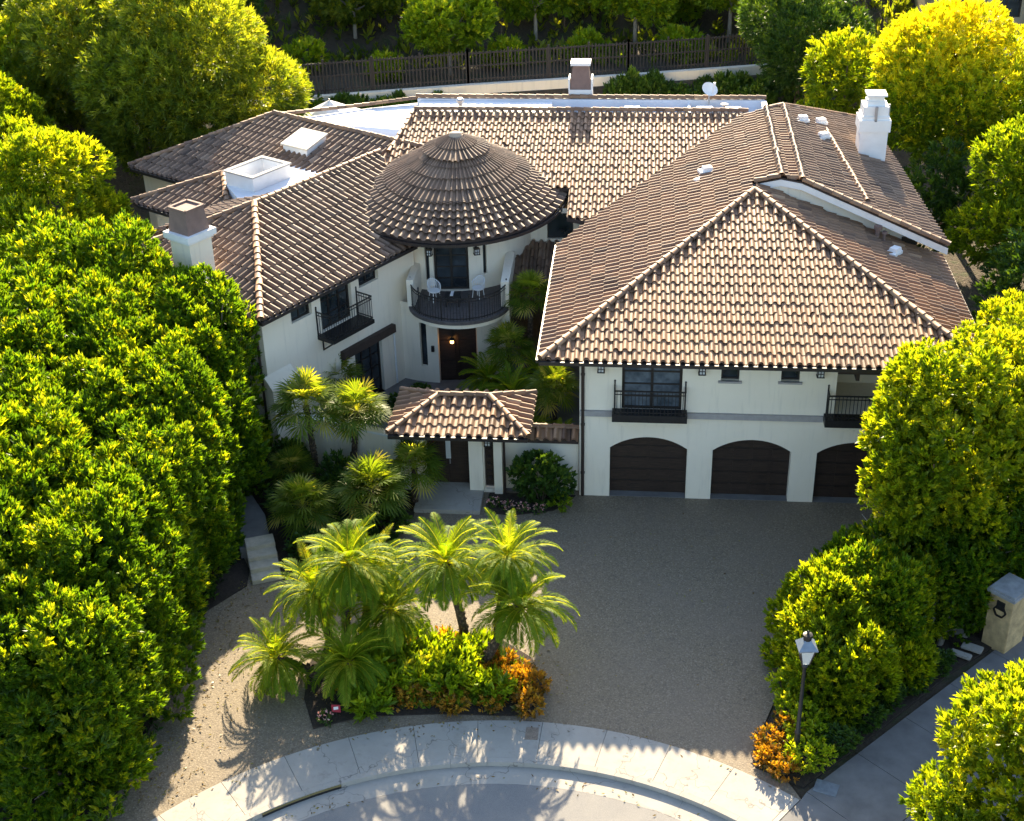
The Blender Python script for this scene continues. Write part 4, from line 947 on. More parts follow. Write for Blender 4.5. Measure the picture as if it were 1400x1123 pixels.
mb.bar(dc-ax_*.05-s2*.3, dc+ax_*.4, .03); mb.box(tuple(dc+ax_*.42), (.1, .1, .14)); mb.build('dish_reflector', M_WHITE, ds)

# ------------------------------------------------------------------ entrance gatehouse and garden walls
GH = thing('gatehouse', 'small tile-roofed entrance gatehouse with dark double door between planted beds', 'gatehouse', (-6.65, .9, 0))
gx0, gx1, gy0, gy1, gz = -9.15, -4.2, -.78, 2.4, 2.8; gm = 1.29; run = 1.55; gr = 3.25; gpf = (gr-gz)/(gm-gy0); gps = (gr-gz)/run; gpb = (gr-gz)/(gy1-gm)
q1 = roof_xy('roof', M_TILE, (gx0, gy0, gz), (gx1, gy0, gz), (0, 1), gpf, [(gx0, gy0), (gx1, gy0), (gx1-run, gm), (gx0+run, gm)], GH, seed=61, tw=.37, tl=.52)
q2 = roof_xy('roof', M_TILE, (gx1, gy0, gz), (gx1, gy1, gz), (-1, 0), gps, [(gx1, gy0), (gx1, gy1), (gx1-run, gm)], GH, seed=62, tw=.37, tl=.52)
q3 = roof_xy('roof', M_TILE, (gx0, gy1, gz), (gx0, gy0, gz), (1, 0), gps, [(gx0, gy0), (gx0, gy1), (gx0+run, gm)], GH, seed=63, tw=.37, tl=.52)
q4 = roof_xy('roof', M_TILE, (gx1, gy1, gz), (gx0, gy1, gz), (0, -1), gpb, [(gx0, gy1), (gx1, gy1), (gx1-run, gm), (gx0+run, gm)], GH, seed=64, tw=.37, tl=.52)
ridge_caps([(gx0, gy0, gz+.05), (gx0+run, gm, gr+.05)], q1, 65, .11); ridge_caps([(gx1, gy0, gz+.05), (gx1-run, gm, gr+.05)], q1, 66, .11); ridge_caps([(gx0+run, gm, gr+.05), (gx1-run, gm, gr+.05)], q1, 67, .11)
ridge_caps([(gx0, gy1, gz+.05), (gx0+run, gm, gr+.05)], q4, 68, .11); ridge_caps([(gx1, gy1, gz+.05), (gx1-run, gm, gr+.05)], q4, 69, .11)
gutter_run([(gx0, gy0-.08, gz-.05), (gx1, gy0-.08, gz-.05)], q1)
GF = Frame((0, 0, 0), (1, 0, 0), (0, -1, 0))
mb = MB(); wall(mb, GF, -9.0, -8.0, -.05, 2.75); fbox(mb, GF, -8.0, -6.42, -.3, -.002, 2.5, 2.75); wall(mb, GF, -6.42, -5.2, -.05, 2.75, [(-5.86, -5.52, .12, 2.5)], .25)
wall(mb, Frame((-5.2, 0, 0), (0, 1, 0), (1, 0, 0)), 0, 2.2, -.05, 2.75); wall(mb, Frame((-9.0, 0, 0), (0, 1, 0), (-1, 0, 0)), 0, 2.2, -.05, 2.75)
for x in (-8.0, -6.42): mb.quad((x, 0, -.05), (x, .5, -.05), (x, .5, 2.5), (x, 0, 2.5))
fbox(mb, GF, -6.40, -5.90, .002, .14, -.05, 2.6); fbox(mb, GF, -5.50, -5.20, .002, .14, -.05, 2.6); fbox(mb, GF, -8.35, -8.02, .002, .14, -.05, 2.6)
mb.build('wall', M_STUCCO, GH)
mb = MB()
for x0, x1 in ((-7.98, -7.215), (-7.205, -6.44)): fbox(mb, GF, x0, x1, -.42, -.34, .17, 2.48)
for k in range(8): fbox(mb, GF, -7.95+.19*k, -7.93+.19*k, -.34, -.33, .2, 2.45)
dg = mb.build('entrance_door', M_GDOOR, GH)
mb = MB(); fbox(mb, GF, -7.30, -7.12, -.34, -.325, 1.2, 2.3); mb.build('door_glass', M_FROST, dg)
mb = MB(); fbox(mb, GF, -7.17, -7.14, -.33, -.28, 1.0, 1.18); mb.build('handle', M_SILVER, dg)
mb = MB(); fbox(mb, GF, -5.85, -5.53, -.22, -.2, .2, 1.9)
for i in range(5): mb.lathe((-5.69, .17, .45+i*.3), [(.01, 0), (.09, .06), (.09, .1), (.01, .16)], 10)
mb.build('iron_grille', M_PIPE, GH)
lantern(GF, -5.69, 2.25, GH, .2, .34); lantern(GF, -8.7, 2.15, GH, .2, .34)
mb = MB(); mb.tube([(-5.12, -.1, 2.72), (-5.12, -.1, .05)], [.045, .045], 8); mb.build('downpipe', M_PIPE, GH)
def garden_wall(label, p, q, z0, z1, tiles=True, th=.3, name='garden_wall'):
    t = thing(name, label, 'wall', (*((np.array(p)+np.array(q))/2), 0)); p, q = np.array(p, float), np.array(q, float); d = unit(q-p); n = np.array([-d[1], d[0]])*th/2
    mb = MB(); mb.prism([tuple(p-n), tuple(q-n), tuple(q+n), tuple(p+n)], z0, z1); mb.build('wall_body', M_STUCCO, t)
    if tiles:
        nn = np.array([-d[1], d[0]]); 
        for s, sd_ in ((1, 90), (-1, 91)):
            e0, e1 = (p-nn*s*.42, q-nn*s*.42) if s > 0 else (q+nn*.42, p+nn*.42)
            roof_xy('tile_coping', M_TILE, (*e0, z1), (*e1, z1), nn*s, .5, [tuple(e0), tuple(e1), tuple(e1+nn*s*.42), tuple(e0+nn*s*.42)], t, seed=sd_)
        ridge_caps([(*p, z1+.24), (*q, z1+.24)], t, 92, .1)
    else:
        mb = MB(); n2 = n*1.25; mb.prism([tuple(p-n2), tuple(q-n2), tuple(q+n2), tuple(p+n2)], z1+.002, z1+.08); mb.build('wall_coping', M_WHITE, t)
    return t
garden_wall('short garden wall with tile coping between gatehouse and garage', (-5.15, .45), (-2.46, .45), -.05, 2.3)
garden_wall('plain white garden wall behind the fan palms left of the gatehouse', (-12.9, 1.6), (-9.02, .3), -.05, 2.1, False)
BWP = [(-30, 33.3), (-22, 35.2), (-11, 38.3), (-1.5, 40.6), (8, 43.2)]
t = thing('retaining_wall', 'long white retaining wall below the dark fence behind the house', 'wall', (-11, 38.3, 1.2))
mb = MB()
for p, q in zip(BWP[:-1], BWP[1:]): mb.prism([p, q, (q[0]-.1, q[1]+.4), (p[0]-.1, p[1]+.4)], -1, [4.0, 4.0, 4.0, 4.0])
mb.build('wall_body', M_STUCCO, t)
t = thing('picket_fence', 'dark picket fence standing along the top of the white retaining wall', 'fence', (-11, 39, 3.4))
mb = MB(); pk = MB(); rng = np.random.default_rng(5)
for p, q in zip(BWP[:-1], BWP[1:]):
    p, q = np.array(p)+[0, .6], np.array(q)+[0, .6]; L = np.linalg.norm(q-p); n_ = int(L/2.4)
    for i in range(n_+1): s = p+(q-p)*i/n_; mb.box((*s, 4.7), (.12, .12, 2.6))
    for z in (4.2, 5.0, 5.75): mb.bar((*p, z), (*q, z), .06, .09)
    k = int(L/.21)
    for i in range(k): s = p+(q-p)*(i+.5)/k; mb.box((s[0], s[1]-.05, 4.75+rng.normal(0, .03)), (.085, .03, 2.25+rng.normal(0, .05)), .25)
mb.build('pickets', M_FENCE, t)
garden_wall('low grey wall edging the path to the right of the garage', (12.2, 17.5), (13.2, 11.0), -.05, 1.0, False, .35)

# patio umbrella and aerial beyond the left wing
t = thing('patio_umbrella', 'white patio umbrella standing behind the left wing roof', 'umbrella', (-17.6, 30.5, 0))
mb = MB(); mb.lathe((-17.6, 30.5, 4.3), [(2.3, 0), (2.25, .08), (.08, 1.1)], 8); mb.build('canopy', simple('canvas', (.72, .72, .74), .8), t)
mb = MB(); mb.tube([(-17.6, 30.5, 0), (-17.6, 30.5, 5.5)], [.04, .04], 8); mb.build('pole', M_SILVER, t)
t = thing('patio_umbrella', 'small white parasol right beside the larger white one behind the roof', 'umbrella', (-15.3, 29.5, 0))
mb = MB(); mb.lathe((-15.3, 29.5, 4.3), [(1.6, 0), (1.55, .06), (.06, .8)], 8); mb.build('canopy', bpy.data.materials['canvas'], t)
mb = MB(); mb.tube([(-15.3, 29.5, 0), (-15.3, 29.5, 5.2)], [.035, .035], 8); mb.build('pole', M_SILVER, t)

# ------------------------------------------------------------------ balcony furniture
def armchair(x, y, z, rz, label):
    t = thing('armchair', label, 'chair', (x, y, z), 'white balcony armchairs'); LOC[t.name] = np.zeros(3); t.rotation_euler = (0, 0, rz)
    mb = MB(); mb.lathe((0, 0, .42), [(.24, 0), (.25, .02), (.25, .05), (.2, .06)], 16); mb.build('seat', M_WHITE, t)
    mb = MB(); A = [(.27*math.cos(a), .25*math.sin(a)+.02, 0) for a in np.linspace(-.5, math.pi+.5, 15)]
    for i, (p, q) in enumerate(zip(A[:-1], A[1:])):
        h = lambda k: .66+.24*math.sin(math.pi*k/14)**2
        mb.bar((p[0], p[1], h(i)), (q[0], q[1], h(i+1)), .03); mb.bar((p[0], p[1], .46), (p[0]*1.02, p[1], h(i)), .018)
        if 3 < i < 11: mb.bar((p[0], p[1], .5), (q[0], q[1], h(i+1)), .014); mb.bar((q[0], q[1], .5), (p[0], p[1], h(i)), .014)
    mb.build('backrest', M_WHITE, t)
    for a in (.8, 2.35, 3.9, 5.5):
        mb = MB(); mb.tube([(.2*math.cos(a), .2*math.sin(a), .42), (.25*math.cos(a), .25*math.sin(a), 0)], [.018, .014], 6); mb.build('leg', M_WHITE, t)
armchair(-8.75, 8.55, 3.7, .7, 'white iron armchair left of the dark table on the turret balcony')
armchair(-7.0, 8.9, 3.7, -.5, 'white iron armchair right of the dark table on the turret balcony')
t = thing('side_table', 'dark low table between the white balcony armchairs', 'table', (-7.95, 8.2, 3.7)); LOC[t.name] = np.zeros(3)
mb = MB(); mb.box((0, 0, .45), (.62, .55, .05)); mb.build('table_top', M_DARK, t)
for sx in (-1, 1):
    for sy in (-1, 1): mb = MB(); mb.box((sx*.26, sy*.22, .21), (.05, .05, .42)); mb.build('leg', M_DARK, t)
o = MB().box((-7.98, 8.2, 4.192), (.12, .42, .03)).build('table_runner', M_WHITE); tag(o, 'pale runner lying on the dark balcony table', 'cloth')

# ------------------------------------------------------------------ street lamp, pillar, stones, covers
t = thing('street_lamp', 'dark street lamp with tapered white glass lantern beside the right hedge', 'street lamp', (4.2, -13.2, 0)); LOC[t.name] = np.zeros(3)
mb = MB(); mb.lathe((0, 0, -.1), [(.13, 0), (.13, .3), (.09, .4), (.075, 1.1), (.085, 1.12), (.085, 1.18), (.06, 1.22), (.045, 3.4), (.08, 3.44), (.08, 3.5), (.04, 3.55)], 12); mb.build('pole', simple('lamp_metal', (.035, .037, .04), .5, .3), t, True)
mb = MB(); mb.box((0, 0, 3.73), (.26, .26, .52), .5, 1.0)
vs_ = []
mb = MB(); mb.lathe((0, 0, 3.48), [(.13, 0), (.27, .52)], 4, .9); lg = mb.build('lantern_glass', M_FROST, t)
mb = MB()
for k in range(4):
    a = .9+k*math.pi/2; mb.bar((.135*math.cos(a), .135*math.sin(a), 3.46), (.28*math.cos(a), .28*math.sin(a), 4.0), .03)
    a2 = a+math.pi/2; mb.bar((.28*math.cos(a), .28*math.sin(a), 4.0), (.28*math.cos(a2), .28*math.sin(a2), 4.0), .035)
mb.build('lantern_frame', M_DARK, t)
mb = MB(); mb.lathe((0, 0, 4.01), [(.36, 0), (.36, .03), (.12, .25)], 4, .9); mb.build('lantern_roof', simple('lamp_roof', (.22, .26, .31), .45, .4), t)
mb = MB(); mb.lathe((0, 0, 4.25), [(.11, 0), (.11, .1), (.14, .11), (.13, .17), (.03, .2), (.04, .25), (.01, .3)], 10); mb.build('finial', M_DARK, t)
t = thing('stone_pillar', 'tan stone pillar with grey cap and dark hexagonal ring by the walkway', 'pillar', (10.95, -7.55, 0)); LOC[t.name] = np.zeros(3); t.rotation_euler = (0, 0, rad(45.5))
mb = MB(); mb.box((0, 0, .95), (1.0, .8, 2.0), 0, .96); mb.build('pillar_body', M_STONE, t, False, .02)
mb = MB(); mb.box((0, 0, 2.01), (1.14, .94, .12)); mb.box((0, 0, 2.10), (1.06, .86, .06)); mb.build('pillar_cap', M_GREYCAP, t, False, .012)
mb = MB()
for k in range(6):
    a, b2 = k*math.pi/3, (k+1)*math.pi/3; mb.bar((-.505, -.02+.2*math.cos(a), 1.42+.2*math.sin(a)), (-.505, -.02+.2*math.cos(b2), 1.42+.2*math.sin(b2)), .05)
mb.box((-.50, -.02, 1.62), (.04, .26, .3)); mb.build('ring_plaque', M_DARK, t)
t = thing('stone_wall', 'tan stone wall stub running out of frame behind the pillar', 'wall', (12.4, -6.7, 0)); LOC[t.name] = np.zeros(3); t.rotation_euler = (0, 0, rad(20))
mb = MB(); mb.box((0, 0, .6), (1.9, .6, 1.3)); mb.build('wall_body', M_STONE, t, False, .03)
mb = MB(); mb.box((0, 0, 1.29), (2.0, .7, .07)); mb.build('wall_coping', M_GREYCAP, t)
for i, (x, y, lb) in enumerate(((9.69, -7.34, 'pale stepping stone at the near left of the upper row by the stone pillar'), (10.0, -6.95, 'pale stepping stone in the middle of the upper row by the stone pillar'), (10.35, -6.55, 'pale stepping stone farthest from the camera, left of the stone pillar'), (9.95, -8.1, 'pale stepping stone nearest the walkway below the stone pillar'), (9.55, -8.45, 'narrow pale stepping stone in the lower row close to the walkway'))):
    o = MB().box((x, y, .15), (.62, .34 if i < 4 else .26, .08), rad(-28)).build('stepping_stone', M_CONC, None, False, .02); tag(o, lb, 'stepping stone', 'stepping stones by the pillar')
o = MB().box((4.95, -14.2, .02), (.62, .48, .016), rad(-20)).build('utility_cover', M_BLUEG); tag(o, 'blue-grey square utility cover set in the concrete walkway', 'utility cover')
mb = MB(); mb.box((-3.15, -12.62, .014), (.36, .5, .02), 0); mb.box((-3.15, -12.62, .026), (.24, .34, .008), 0); o = mb.build('meter_cover', M_RUST); tag(o, 'small rusty meter cover set in the curved sidewalk', 'meter cover')
# kerb drain
t = thing('storm_drain', 'dark storm drain slot with a yellowed lip under the left kerb', 'drain', (-9.4, -15.7, -.1))
mb = MB(); a0, a1 = -38.5, -26.5
mb.prism(arc(10.775, a0, a1, 12)+arc(10.797, a0, a1, 12)[::-1], -.149, -.07)
mb.build('drain_slot', M_DARK, t)
mb = MB(); mb.prism(arc(10.77, a0, a1, 12)+arc(10.80, a0, a1, 12)[::-1], [-.068]*26, [-.02]*26); mb.build('drain_lip', simple('yellow_rust', (.2, .155, .06), .85), t)
t = thing('yard_sign', 'tiny dark yard sign with red and white marks in the palm bed', 'sign', (-8.85, -12.35, 0)); LOC[t.name] = np.zeros(3)
mb = MB(); mb.lathe((0, 0, 0), [(.012, 0), (.012, .35)], 6); mb.build('stake', M_DARK, t)
mb = MB(); mb.prism([(-.13, -.02), (.13, -.02), (.13, .0), (-.13, .0)], .25, .52); pl_ = mb.build('plate', M_RED, t)
mb = MB(); mb.prism([(-.07, -.025), (.07, -.025), (.07, -.021), (-.07, -.021)], [.33, .37, .37, .33], [.44, .47, .47, .44]); mb.build('plate_mark', M_WHITE, pl_)
o = MB().box((-4.0, -10.75, .25), (.28, .12, .16), .4).build('plant_tag', M_WHITE); tag(o, 'small white tag among the bed plants near the right palm', 'plant tag')

# neighbouring house up the slope
t = thing('neighbour_house', 'tan neighbouring house among trees at the top right', 'house', (24, 52, 4))
mb = MB(); N1 = Frame((18, 50, 0), (1, 0, 0), (0, -1, 0)); wall(mb, N1, 0, 14, 2, 8.6, [(1.2, 2.6, 5.3, 7), (3.6, 5.4, 5.2, 7.4), (7.2, 9, 5.3, 7.2), (10.5, 12, 5.3, 7)], .25); wall(mb, Frame((18, 50, 0), (0, 1, 0), (-1, 0, 0)), 0, 9, 2, 8.6)
fbox(mb, N1, 2.9, 3.2, .01, 1.6, 3, 8.4); fbox(mb, N1, 6.1, 6.4, .01, 1.6, 3, 8.4); fbox(mb, N1, 2.9, 6.4, .01, 1.7, 4.3, 4.6); mb.build('wall', M_TANW, t)
for a in ((1.2, 2.6, 5.3, 7), (3.6, 5.4, 5.2, 7.4), (7.2, 9, 5.3, 7.2), (10.5, 12, 5.3, 7)): window(t, N1, *a, 2, 2, .08)
mb = MB(); mb.prism([(17.4, 49), (32.6, 49), (32.6, 60), (17.4, 60)], 8.62, 8.9); mb.build('roof', M_FLAT, t)
t = thing('boundary_wall', 'low pale wall below the neighbouring house', 'wall', (24, 45.5, 3)); mb = MB(); mb.prism([(17, 46), (31, 42.8), (31, 43.2), (17, 46.4)], 1.5, 5.0); mb.build('wall_body', M_TANW, t); mb = MB(); mb.prism([(16.9, 45.9), (31.1, 42.7), (31.1, 43.3), (16.9, 46.5)], 5.002, 5.1); mb.build('wall_coping', M_WHITE, t)

# ------------------------------------------------------------------ vegetation
def column_lobes(R, h, m, rng, z0=.4):
    """upright crown: stacked core ellipsoids plus upright bosses on its flanks"""
    L = [(np.array([0, 0, h*.52]), np.array([R*.82, R*.82, h*.46])), (np.array([0, 0, h*.25]), np.array([R*.85, R*.85, h*.25]))]
    for i in range(m):
        a = rng.uniform(0, 6.283); s = rng.uniform(.12, 1.0); z = z0+(h-z0)*s
        rr = R*(.95 if s < .7 else .95*math.sqrt(max(.03, 1-((s-.7)/.34)**2)))*rng.uniform(.75, 1.0); q = rng.uniform(.32, .52)
        L.append((np.array([rr*math.cos(a)*.85, rr*math.sin(a)*.85, z-.25]), np.array([q, q, q*1.35])))
    return L
def bumpy(c, R, n, rng, q=(.26, .46), core=.74):
    c, R = np.array(c, float), np.array(R, float); L = [(c, R*core)]
    for i in range(n):
        d = unit(rng.normal(size=3)); k = rng.uniform(*q)
        L.append((c+d*R*rng.uniform(.82, 1.06), np.array([k, k, k*rng.uniform(1.1, 1.7)])))
    return L
def hedge_lobes(R, h, rng, n=88):
    L = [(np.array([0, 0, h*.5]), np.array([R*.72, R*.72, h*.44])), (np.array([0, 0, h*.28]), np.array([R*.76, R*.76, h*.28]))]
    for i in range(n):
        a = rng.uniform(0, 6.283); s_ = rng.uniform(.06, 1.0)**.8; z = h*s_
        rr = R*(1 if s_ < .62 else math.sqrt(max(.0, 1-((s_-.62)/.42)**2)))*rng.uniform(.86, 1.12); q = rng.uniform(.27, .47)
        L.append((np.array([rr*math.cos(a), rr*math.sin(a), z-.1]), np.array([q, q, q*rng.uniform(1.3, 2.0)])))
    return L
ORD = ['nearest the street', 'second from the street', 'third from the street', 'fourth from the street', 'fifth from the street', 'sixth from the street', 'seventh from the street', 'eighth from the street', 'ninth from the street', 'tenth from the street', 'eleventh from the street']
ROWS = [('in the row along the drive', -15.85, -16.4, 1.75, 11, 1.5, 6.6, 7.0), ('in the second row from the drive', -17.9, -15.4, 1.95, 10, 1.6, 7.3, 7.4), ('in the third row from the drive', -20.0, -12.6, 2.1, 9, 1.7, 8.0, 7.6), ('in the outermost row by the frame edge', -22.3, -7.4, 2.2, 6, 1.8, 8.6, 7.9)]
hp = []
for ri, (lb, x0, y0, dy, cnt, R_, h0, h1) in enumerate(ROWS):
    for k in range(cnt):
        rng = np.random.default_rng(1000+ri*20+k); x, y = x0+(0 if ri else .75-.07*max(0, k-5)*2)+rng.uniform(-.3, .3), y0+k*dy+rng.uniform(-.35, .35); h = (h0+(h1-h0)*k/(cnt-1))*rng.uniform(.93, 1.06); sc = rng.uniform(.95, 1.12)
        lab = 'hedge tree '+ORD[k]+' '+lb
        if len(hp) < 6:
            t = tree('hedge_tree', lab, (x, y, 0), hedge_lobes(1.6, 7.2, rng), M_LHEDGE, 1100+len(hp), 'hedge tree', 'tall hedge trees along the drive', .12, dens=22, k=15, L=.18, W=.056, spread=.6, upw=.9, tmean=.42, tsd=.2, zmin=.05, inner=.05, clump=1.1, limbs=3); hp.append(t)
            t.scale = (R_/1.6*sc, R_/1.6*sc, h/7.2)
        else:
            t = copy_tree(hp[int(rng.integers(6))]); t.location = (x, y, 0); t.scale = (R_/1.6*sc, R_/1.6*sc, h/7.2); t.rotation_euler = (0, 0, rng.uniform(0, 6.28)); t['label'] = lab
# loose pale trees at the upper left, olive tree behind
def round_tree(name, lb, x, y, z, cz, R, mat, seed, m=14, cat='tree', group=None, core=.64, fine=0, **kw):
    rng = np.random.default_rng(seed); lobes = bumpy((0, 0, cz), R, fine, rng, (.32, .55), .82) if fine else lobes_ellipsoid((0, 0, cz), R, int(m*1.3), rng, (.26, .5), -.6, core)
    return tree(name, lb, (x, y, z), lobes, mat, seed+1, cat, group, **kw)
lf_ = dict(dens=11, k=14, L=.25, W=.075, spread=.8, upw=.5, tmean=.5, tsd=.2, inner=.12, clump=.7)
round_tree('leafy_tree', 'pale green tree left of the far left roof tip', -27.0, 13.5, 0, 5.6, (3.4, 3.4, 3.6), M_LRIGHT, 400, 16, **lf_)
round_tree('leafy_tree', 'yellow-green tree at the left frame edge below the olive tree', -32.5, 19.5, 0, 6.0, (3.6, 3.6, 4.0), M_LRIGHT, 402, 16, **lf_)
round_tree('leafy_tree', 'small light tree tucked against the left roof tip', -26.0, 9.5, 0, 4.6, (2.4, 2.4, 2.8), M_LRIGHT, 404, 12, **lf_)
ol = dict(lf_, L=.34, W=.06, spread=.95, dens=9, k=15, upw=.15)
round_tree('olive_tree', 'large feathery olive-green tree behind the left wing', -24.2, 28.0, 0, 7.2, (5.6, 5.2, 5.6), M_LOLIVE, 410, 26, **ol)
round_tree('olive_tree', 'feathery olive-green tree to the left of the largest one', -31.5, 31.0, 0, 7.4, (4.6, 4.4, 5.2), M_LOLIVE, 412, 20, **ol)
round_tree('leafy_tree', 'lime tree at the upper left frame edge', -36.5, 29.0, 0, 6.0, (4, 4, 4.4), M_LLIME, 414, 14, **lf_)
round_tree('dark_tree', 'dark green tree at the top left corner', -40, 46, 3, 5.5, (5, 4.5, 5), M_LDARK, 416, 14, **lf_)
dk = dict(lf_, dens=7)
round_tree('dark_tree', 'dark tree on the slope above the olive tree', -27.5, 45, 3.5, 4.6, (4, 3.6, 4.4), M_LDARK, 418, 14, **dk)
round_tree('lollipop_tree', 'round lime tree on a thin trunk before the fence, in front of the others', -12.6, 42.6, 3.4, 3.3, (2.7, 2.6, 2.5), M_LLIME, 430, 14, group='round trees on the terrace behind the house', tr=.11, tmat=M_PALE, limbs=5, **dict(lf_, dens=11, L=.28, W=.12))
for i, (x, y, lb) in enumerate(((-19.5, 47.5, 'round dark tree, leftmost of the terrace row'), (-7.7, 48.6, 'round tree right of the lime one on the terrace'), (-1.2, 49.0, 'round terrace tree above the rear chimney'), (5.0, 50.5, 'round terrace tree farthest right, near the dark conifer'))):
    round_tree('lollipop_tree', lb, x, y, 3.6, 4.0, (3.1, 2.9, 2.8), M_LLIME if i else M_LOLIVE, 440+3*i, 14, group='round trees on the terrace behind the house', tr=.13, tmat=M_PALE, limbs=5, **dict(lf_, dens=8, L=.3, W=.12))
for i, (x, y, r, lb) in enumerate(((-34, 55, 5, 'hillside tree, far left at the top edge'), (-24, 58, 4.5, 'hillside tree above the olive tree'), (-15, 60, 4.5, 'hillside tree at the top, left of centre'), (-6, 61, 4.5, 'hillside tree at the top centre'), (3, 60, 4.5, 'hillside tree at the top, right of centre'), (11, 58, 4.5, 'hillside tree above the yellow tree'), (-29, 50, 3.2, 'lower hillside tree right of the top left corner'), (-10.5, 54, 2.8, 'lower hillside tree between the round terrace trees'), (1.8, 55, 2.8, 'lower hillside tree behind the right terrace trees'), (8.5, 50, 2.8, 'lower hillside tree at the right end of the fence'), (-18.5, 53.5, 2.8, 'lower hillside tree behind the leftmost terrace tree'))):
    round_tree('hillside_tree', lb, x, y, ground_z(x, y), 4.2, (r, r*.9, 4.6), (M_LOLIVE, M_LDARK)[i % 2], 460+3*i, 12, group='trees along the hillside', **dict(lf_, dens=5, L=.36, W=.12))
# right-hand trees
round_tree('yellow_tree', 'golden yellow tree behind the right chimney', 15.2, 27.0, 0, 7.0, (4.5, 4.2, 4.4), M_LYEL, 500, 24, **dict(lf_, L=.24, W=.07, k=15, turn=.38, tmean=.45))
round_tree('conifer_tree', 'dark blue-green tree left of the yellow tree', 8.5, 39, 2.5, 4.6, (3.4, 3.2, 4.4), M_LDARK, 502, 16, **dict(lf_, L=.3, W=.05, dens=11))
round_tree('leafy_tree', 'bright green tree between the dark one and the yellow one', 10.2, 31.5, 0, 5.4, (2.7, 2.6, 3.9), M_LRIGHT, 504, 14, **lf_)
round_tree('leafy_tree', 'lime tree at the upper right frame edge', 21.5, 31, 0, 4.2, (3.8, 3.6, 3.2), M_LLIME, 506, 16, **lf_)
round_tree('leafy_tree', 'broad green tree right of the rear gable', 16.4, 16.5, 0, 5.0, (3.2, 3.3, 3.8), M_LRIGHT, 508, 18, tmat=M_PALE, **lf_)
round_tree('leafy_tree', 'green tree at the right frame edge above the driveway tree', 19.8, 19.5, 0, 5.4, (3.4, 3.2, 4.2), M_LRIGHT, 510, 16, **lf_)
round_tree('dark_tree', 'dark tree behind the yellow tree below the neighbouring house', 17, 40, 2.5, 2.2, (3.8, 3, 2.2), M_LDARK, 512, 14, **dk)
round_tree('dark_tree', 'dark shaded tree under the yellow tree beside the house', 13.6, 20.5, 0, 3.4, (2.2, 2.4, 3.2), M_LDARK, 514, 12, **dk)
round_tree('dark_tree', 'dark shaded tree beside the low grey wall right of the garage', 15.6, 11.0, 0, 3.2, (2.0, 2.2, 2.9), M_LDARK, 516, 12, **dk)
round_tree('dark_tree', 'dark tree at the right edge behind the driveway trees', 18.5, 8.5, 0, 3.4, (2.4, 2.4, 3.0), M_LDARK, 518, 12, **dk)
# the tall driveway tree at the right, its neighbour, the clipped hedge and the near tree
rng = np.random.default_rng(520)
rt = dict(dens=22, k=15, L=.18, W=.066, spread=.7, upw=.7, tmean=.56, tsd=.2, inner=.1, clump=.9)
lobes = bumpy((1.6, 3.6, 5.6), (2.75, 2.8, 2.7), 120, rng, (.3, .55), .8)+bumpy((.3, 2.4, 4.5), (1.6, 1.6, 1.4), 45, rng, (.3, .5), .8)
lobes = [lobes[0], lobes[121]]+lobes[1:121]+lobes[122:]
tree('driveway_tree', 'tall bright multi-stemmed tree hiding the third garage door', (8.2, -8.0, 0), lobes, M_LRIGHT, 521, 'tree', None, .11, M_PALE,
     trunk_targets=[((0, 0, -.1), (.6, 3.0, 5)), ((.5, .3, -.1), (1.8, 3.6, 6)), ((.8, .1, -.1), (2.8, 3.8, 5)), ((.2, .5, -.1), (-.2, 2.2, 4)), ((1.2, .6, -.1), (3, 3, 4))], **rt)
round_tree('driveway_tree', 'bright tree at the right frame edge behind the stone pillar', 13.2, -1.6, 0, 5.2, (2.9, 3.1, 3.4), M_LRIGHT, 524, 26, fine=120, trunk_targets=[((0, 0, -.1), (.3, .2, 5)), ((.4, .1, -.1), (1, .6, 5.5)), ((-.3, .2, -.1), (-.9, .3, 4.6))], tmat=M_PALE, **rt)
round_tree('driveway_tree', 'lower leafy tree filling the gap beside the stone pillar', 10.6, -4.9, 0, 2.6, (2.3, 2.0, 2.4), M_LHEDGE, 527, 22, fine=80, trunk_targets=[((-.5, -1.0, -.1), (-.2, 0, 3)), ((.1, -1.2, -.1), (.6, .2, 2.6))], tmat=M_PALE, **dict(rt, tmean=.4))
round_tree('street_tree', 'bushy lime tree in the bottom right corner beside the walkway', 9.6, -16.9, 0, 2.6, (2.7, 2.5, 2.6), M_LRIGHT, 530, 30, fine=100, trunk_targets=[((0, 0, -.1), (0, 0, 3)), ((.2, .1, -.1), (.9, .4, 3))], tmat=M_PALE, **rt)
HB = [(9.4, -6.2, 1.3, 2.8, 'hedge bush left of the stone pillar'), (7.4, -9.2, .7, 1.0, 'low hedge bush between the tree stems and the walkway'), (5.3, -8.9, 1.15, 2.7, 'rounded hedge bush closest to the gravel, left end of the right hedge'), (6.6, -8.4, 1.25, 2.9, 'taller hedge bush in the middle of the right hedge'), (5.7, -10.5, 1.1, 2.2, 'hedge bush behind the street lamp'), (7.6, -7.2, 1.1, 2.4, 'hedge bush under the driveway tree'), (6.9, -6.6, 1.1, 2.6, 'far hedge bush by the gravel before the tall tree')]
for i, (x, y, R, h, lb) in enumerate(HB):
    rng = np.random.default_rng(540+i); tree('hedge_bush', lb, (x, y, 0), hedge_lobes(R, h, rng, 70), M_LRIGHT if i % 3 else M_LHEDGE, 550+i, 'hedge bush', 'bushes of the right hedge', .07, limbs=3, dens=26, k=14, L=.16, W=.055, spread=.62, upw=.8, tmean=.48, tsd=.2, inner=.06, clump=1.2)

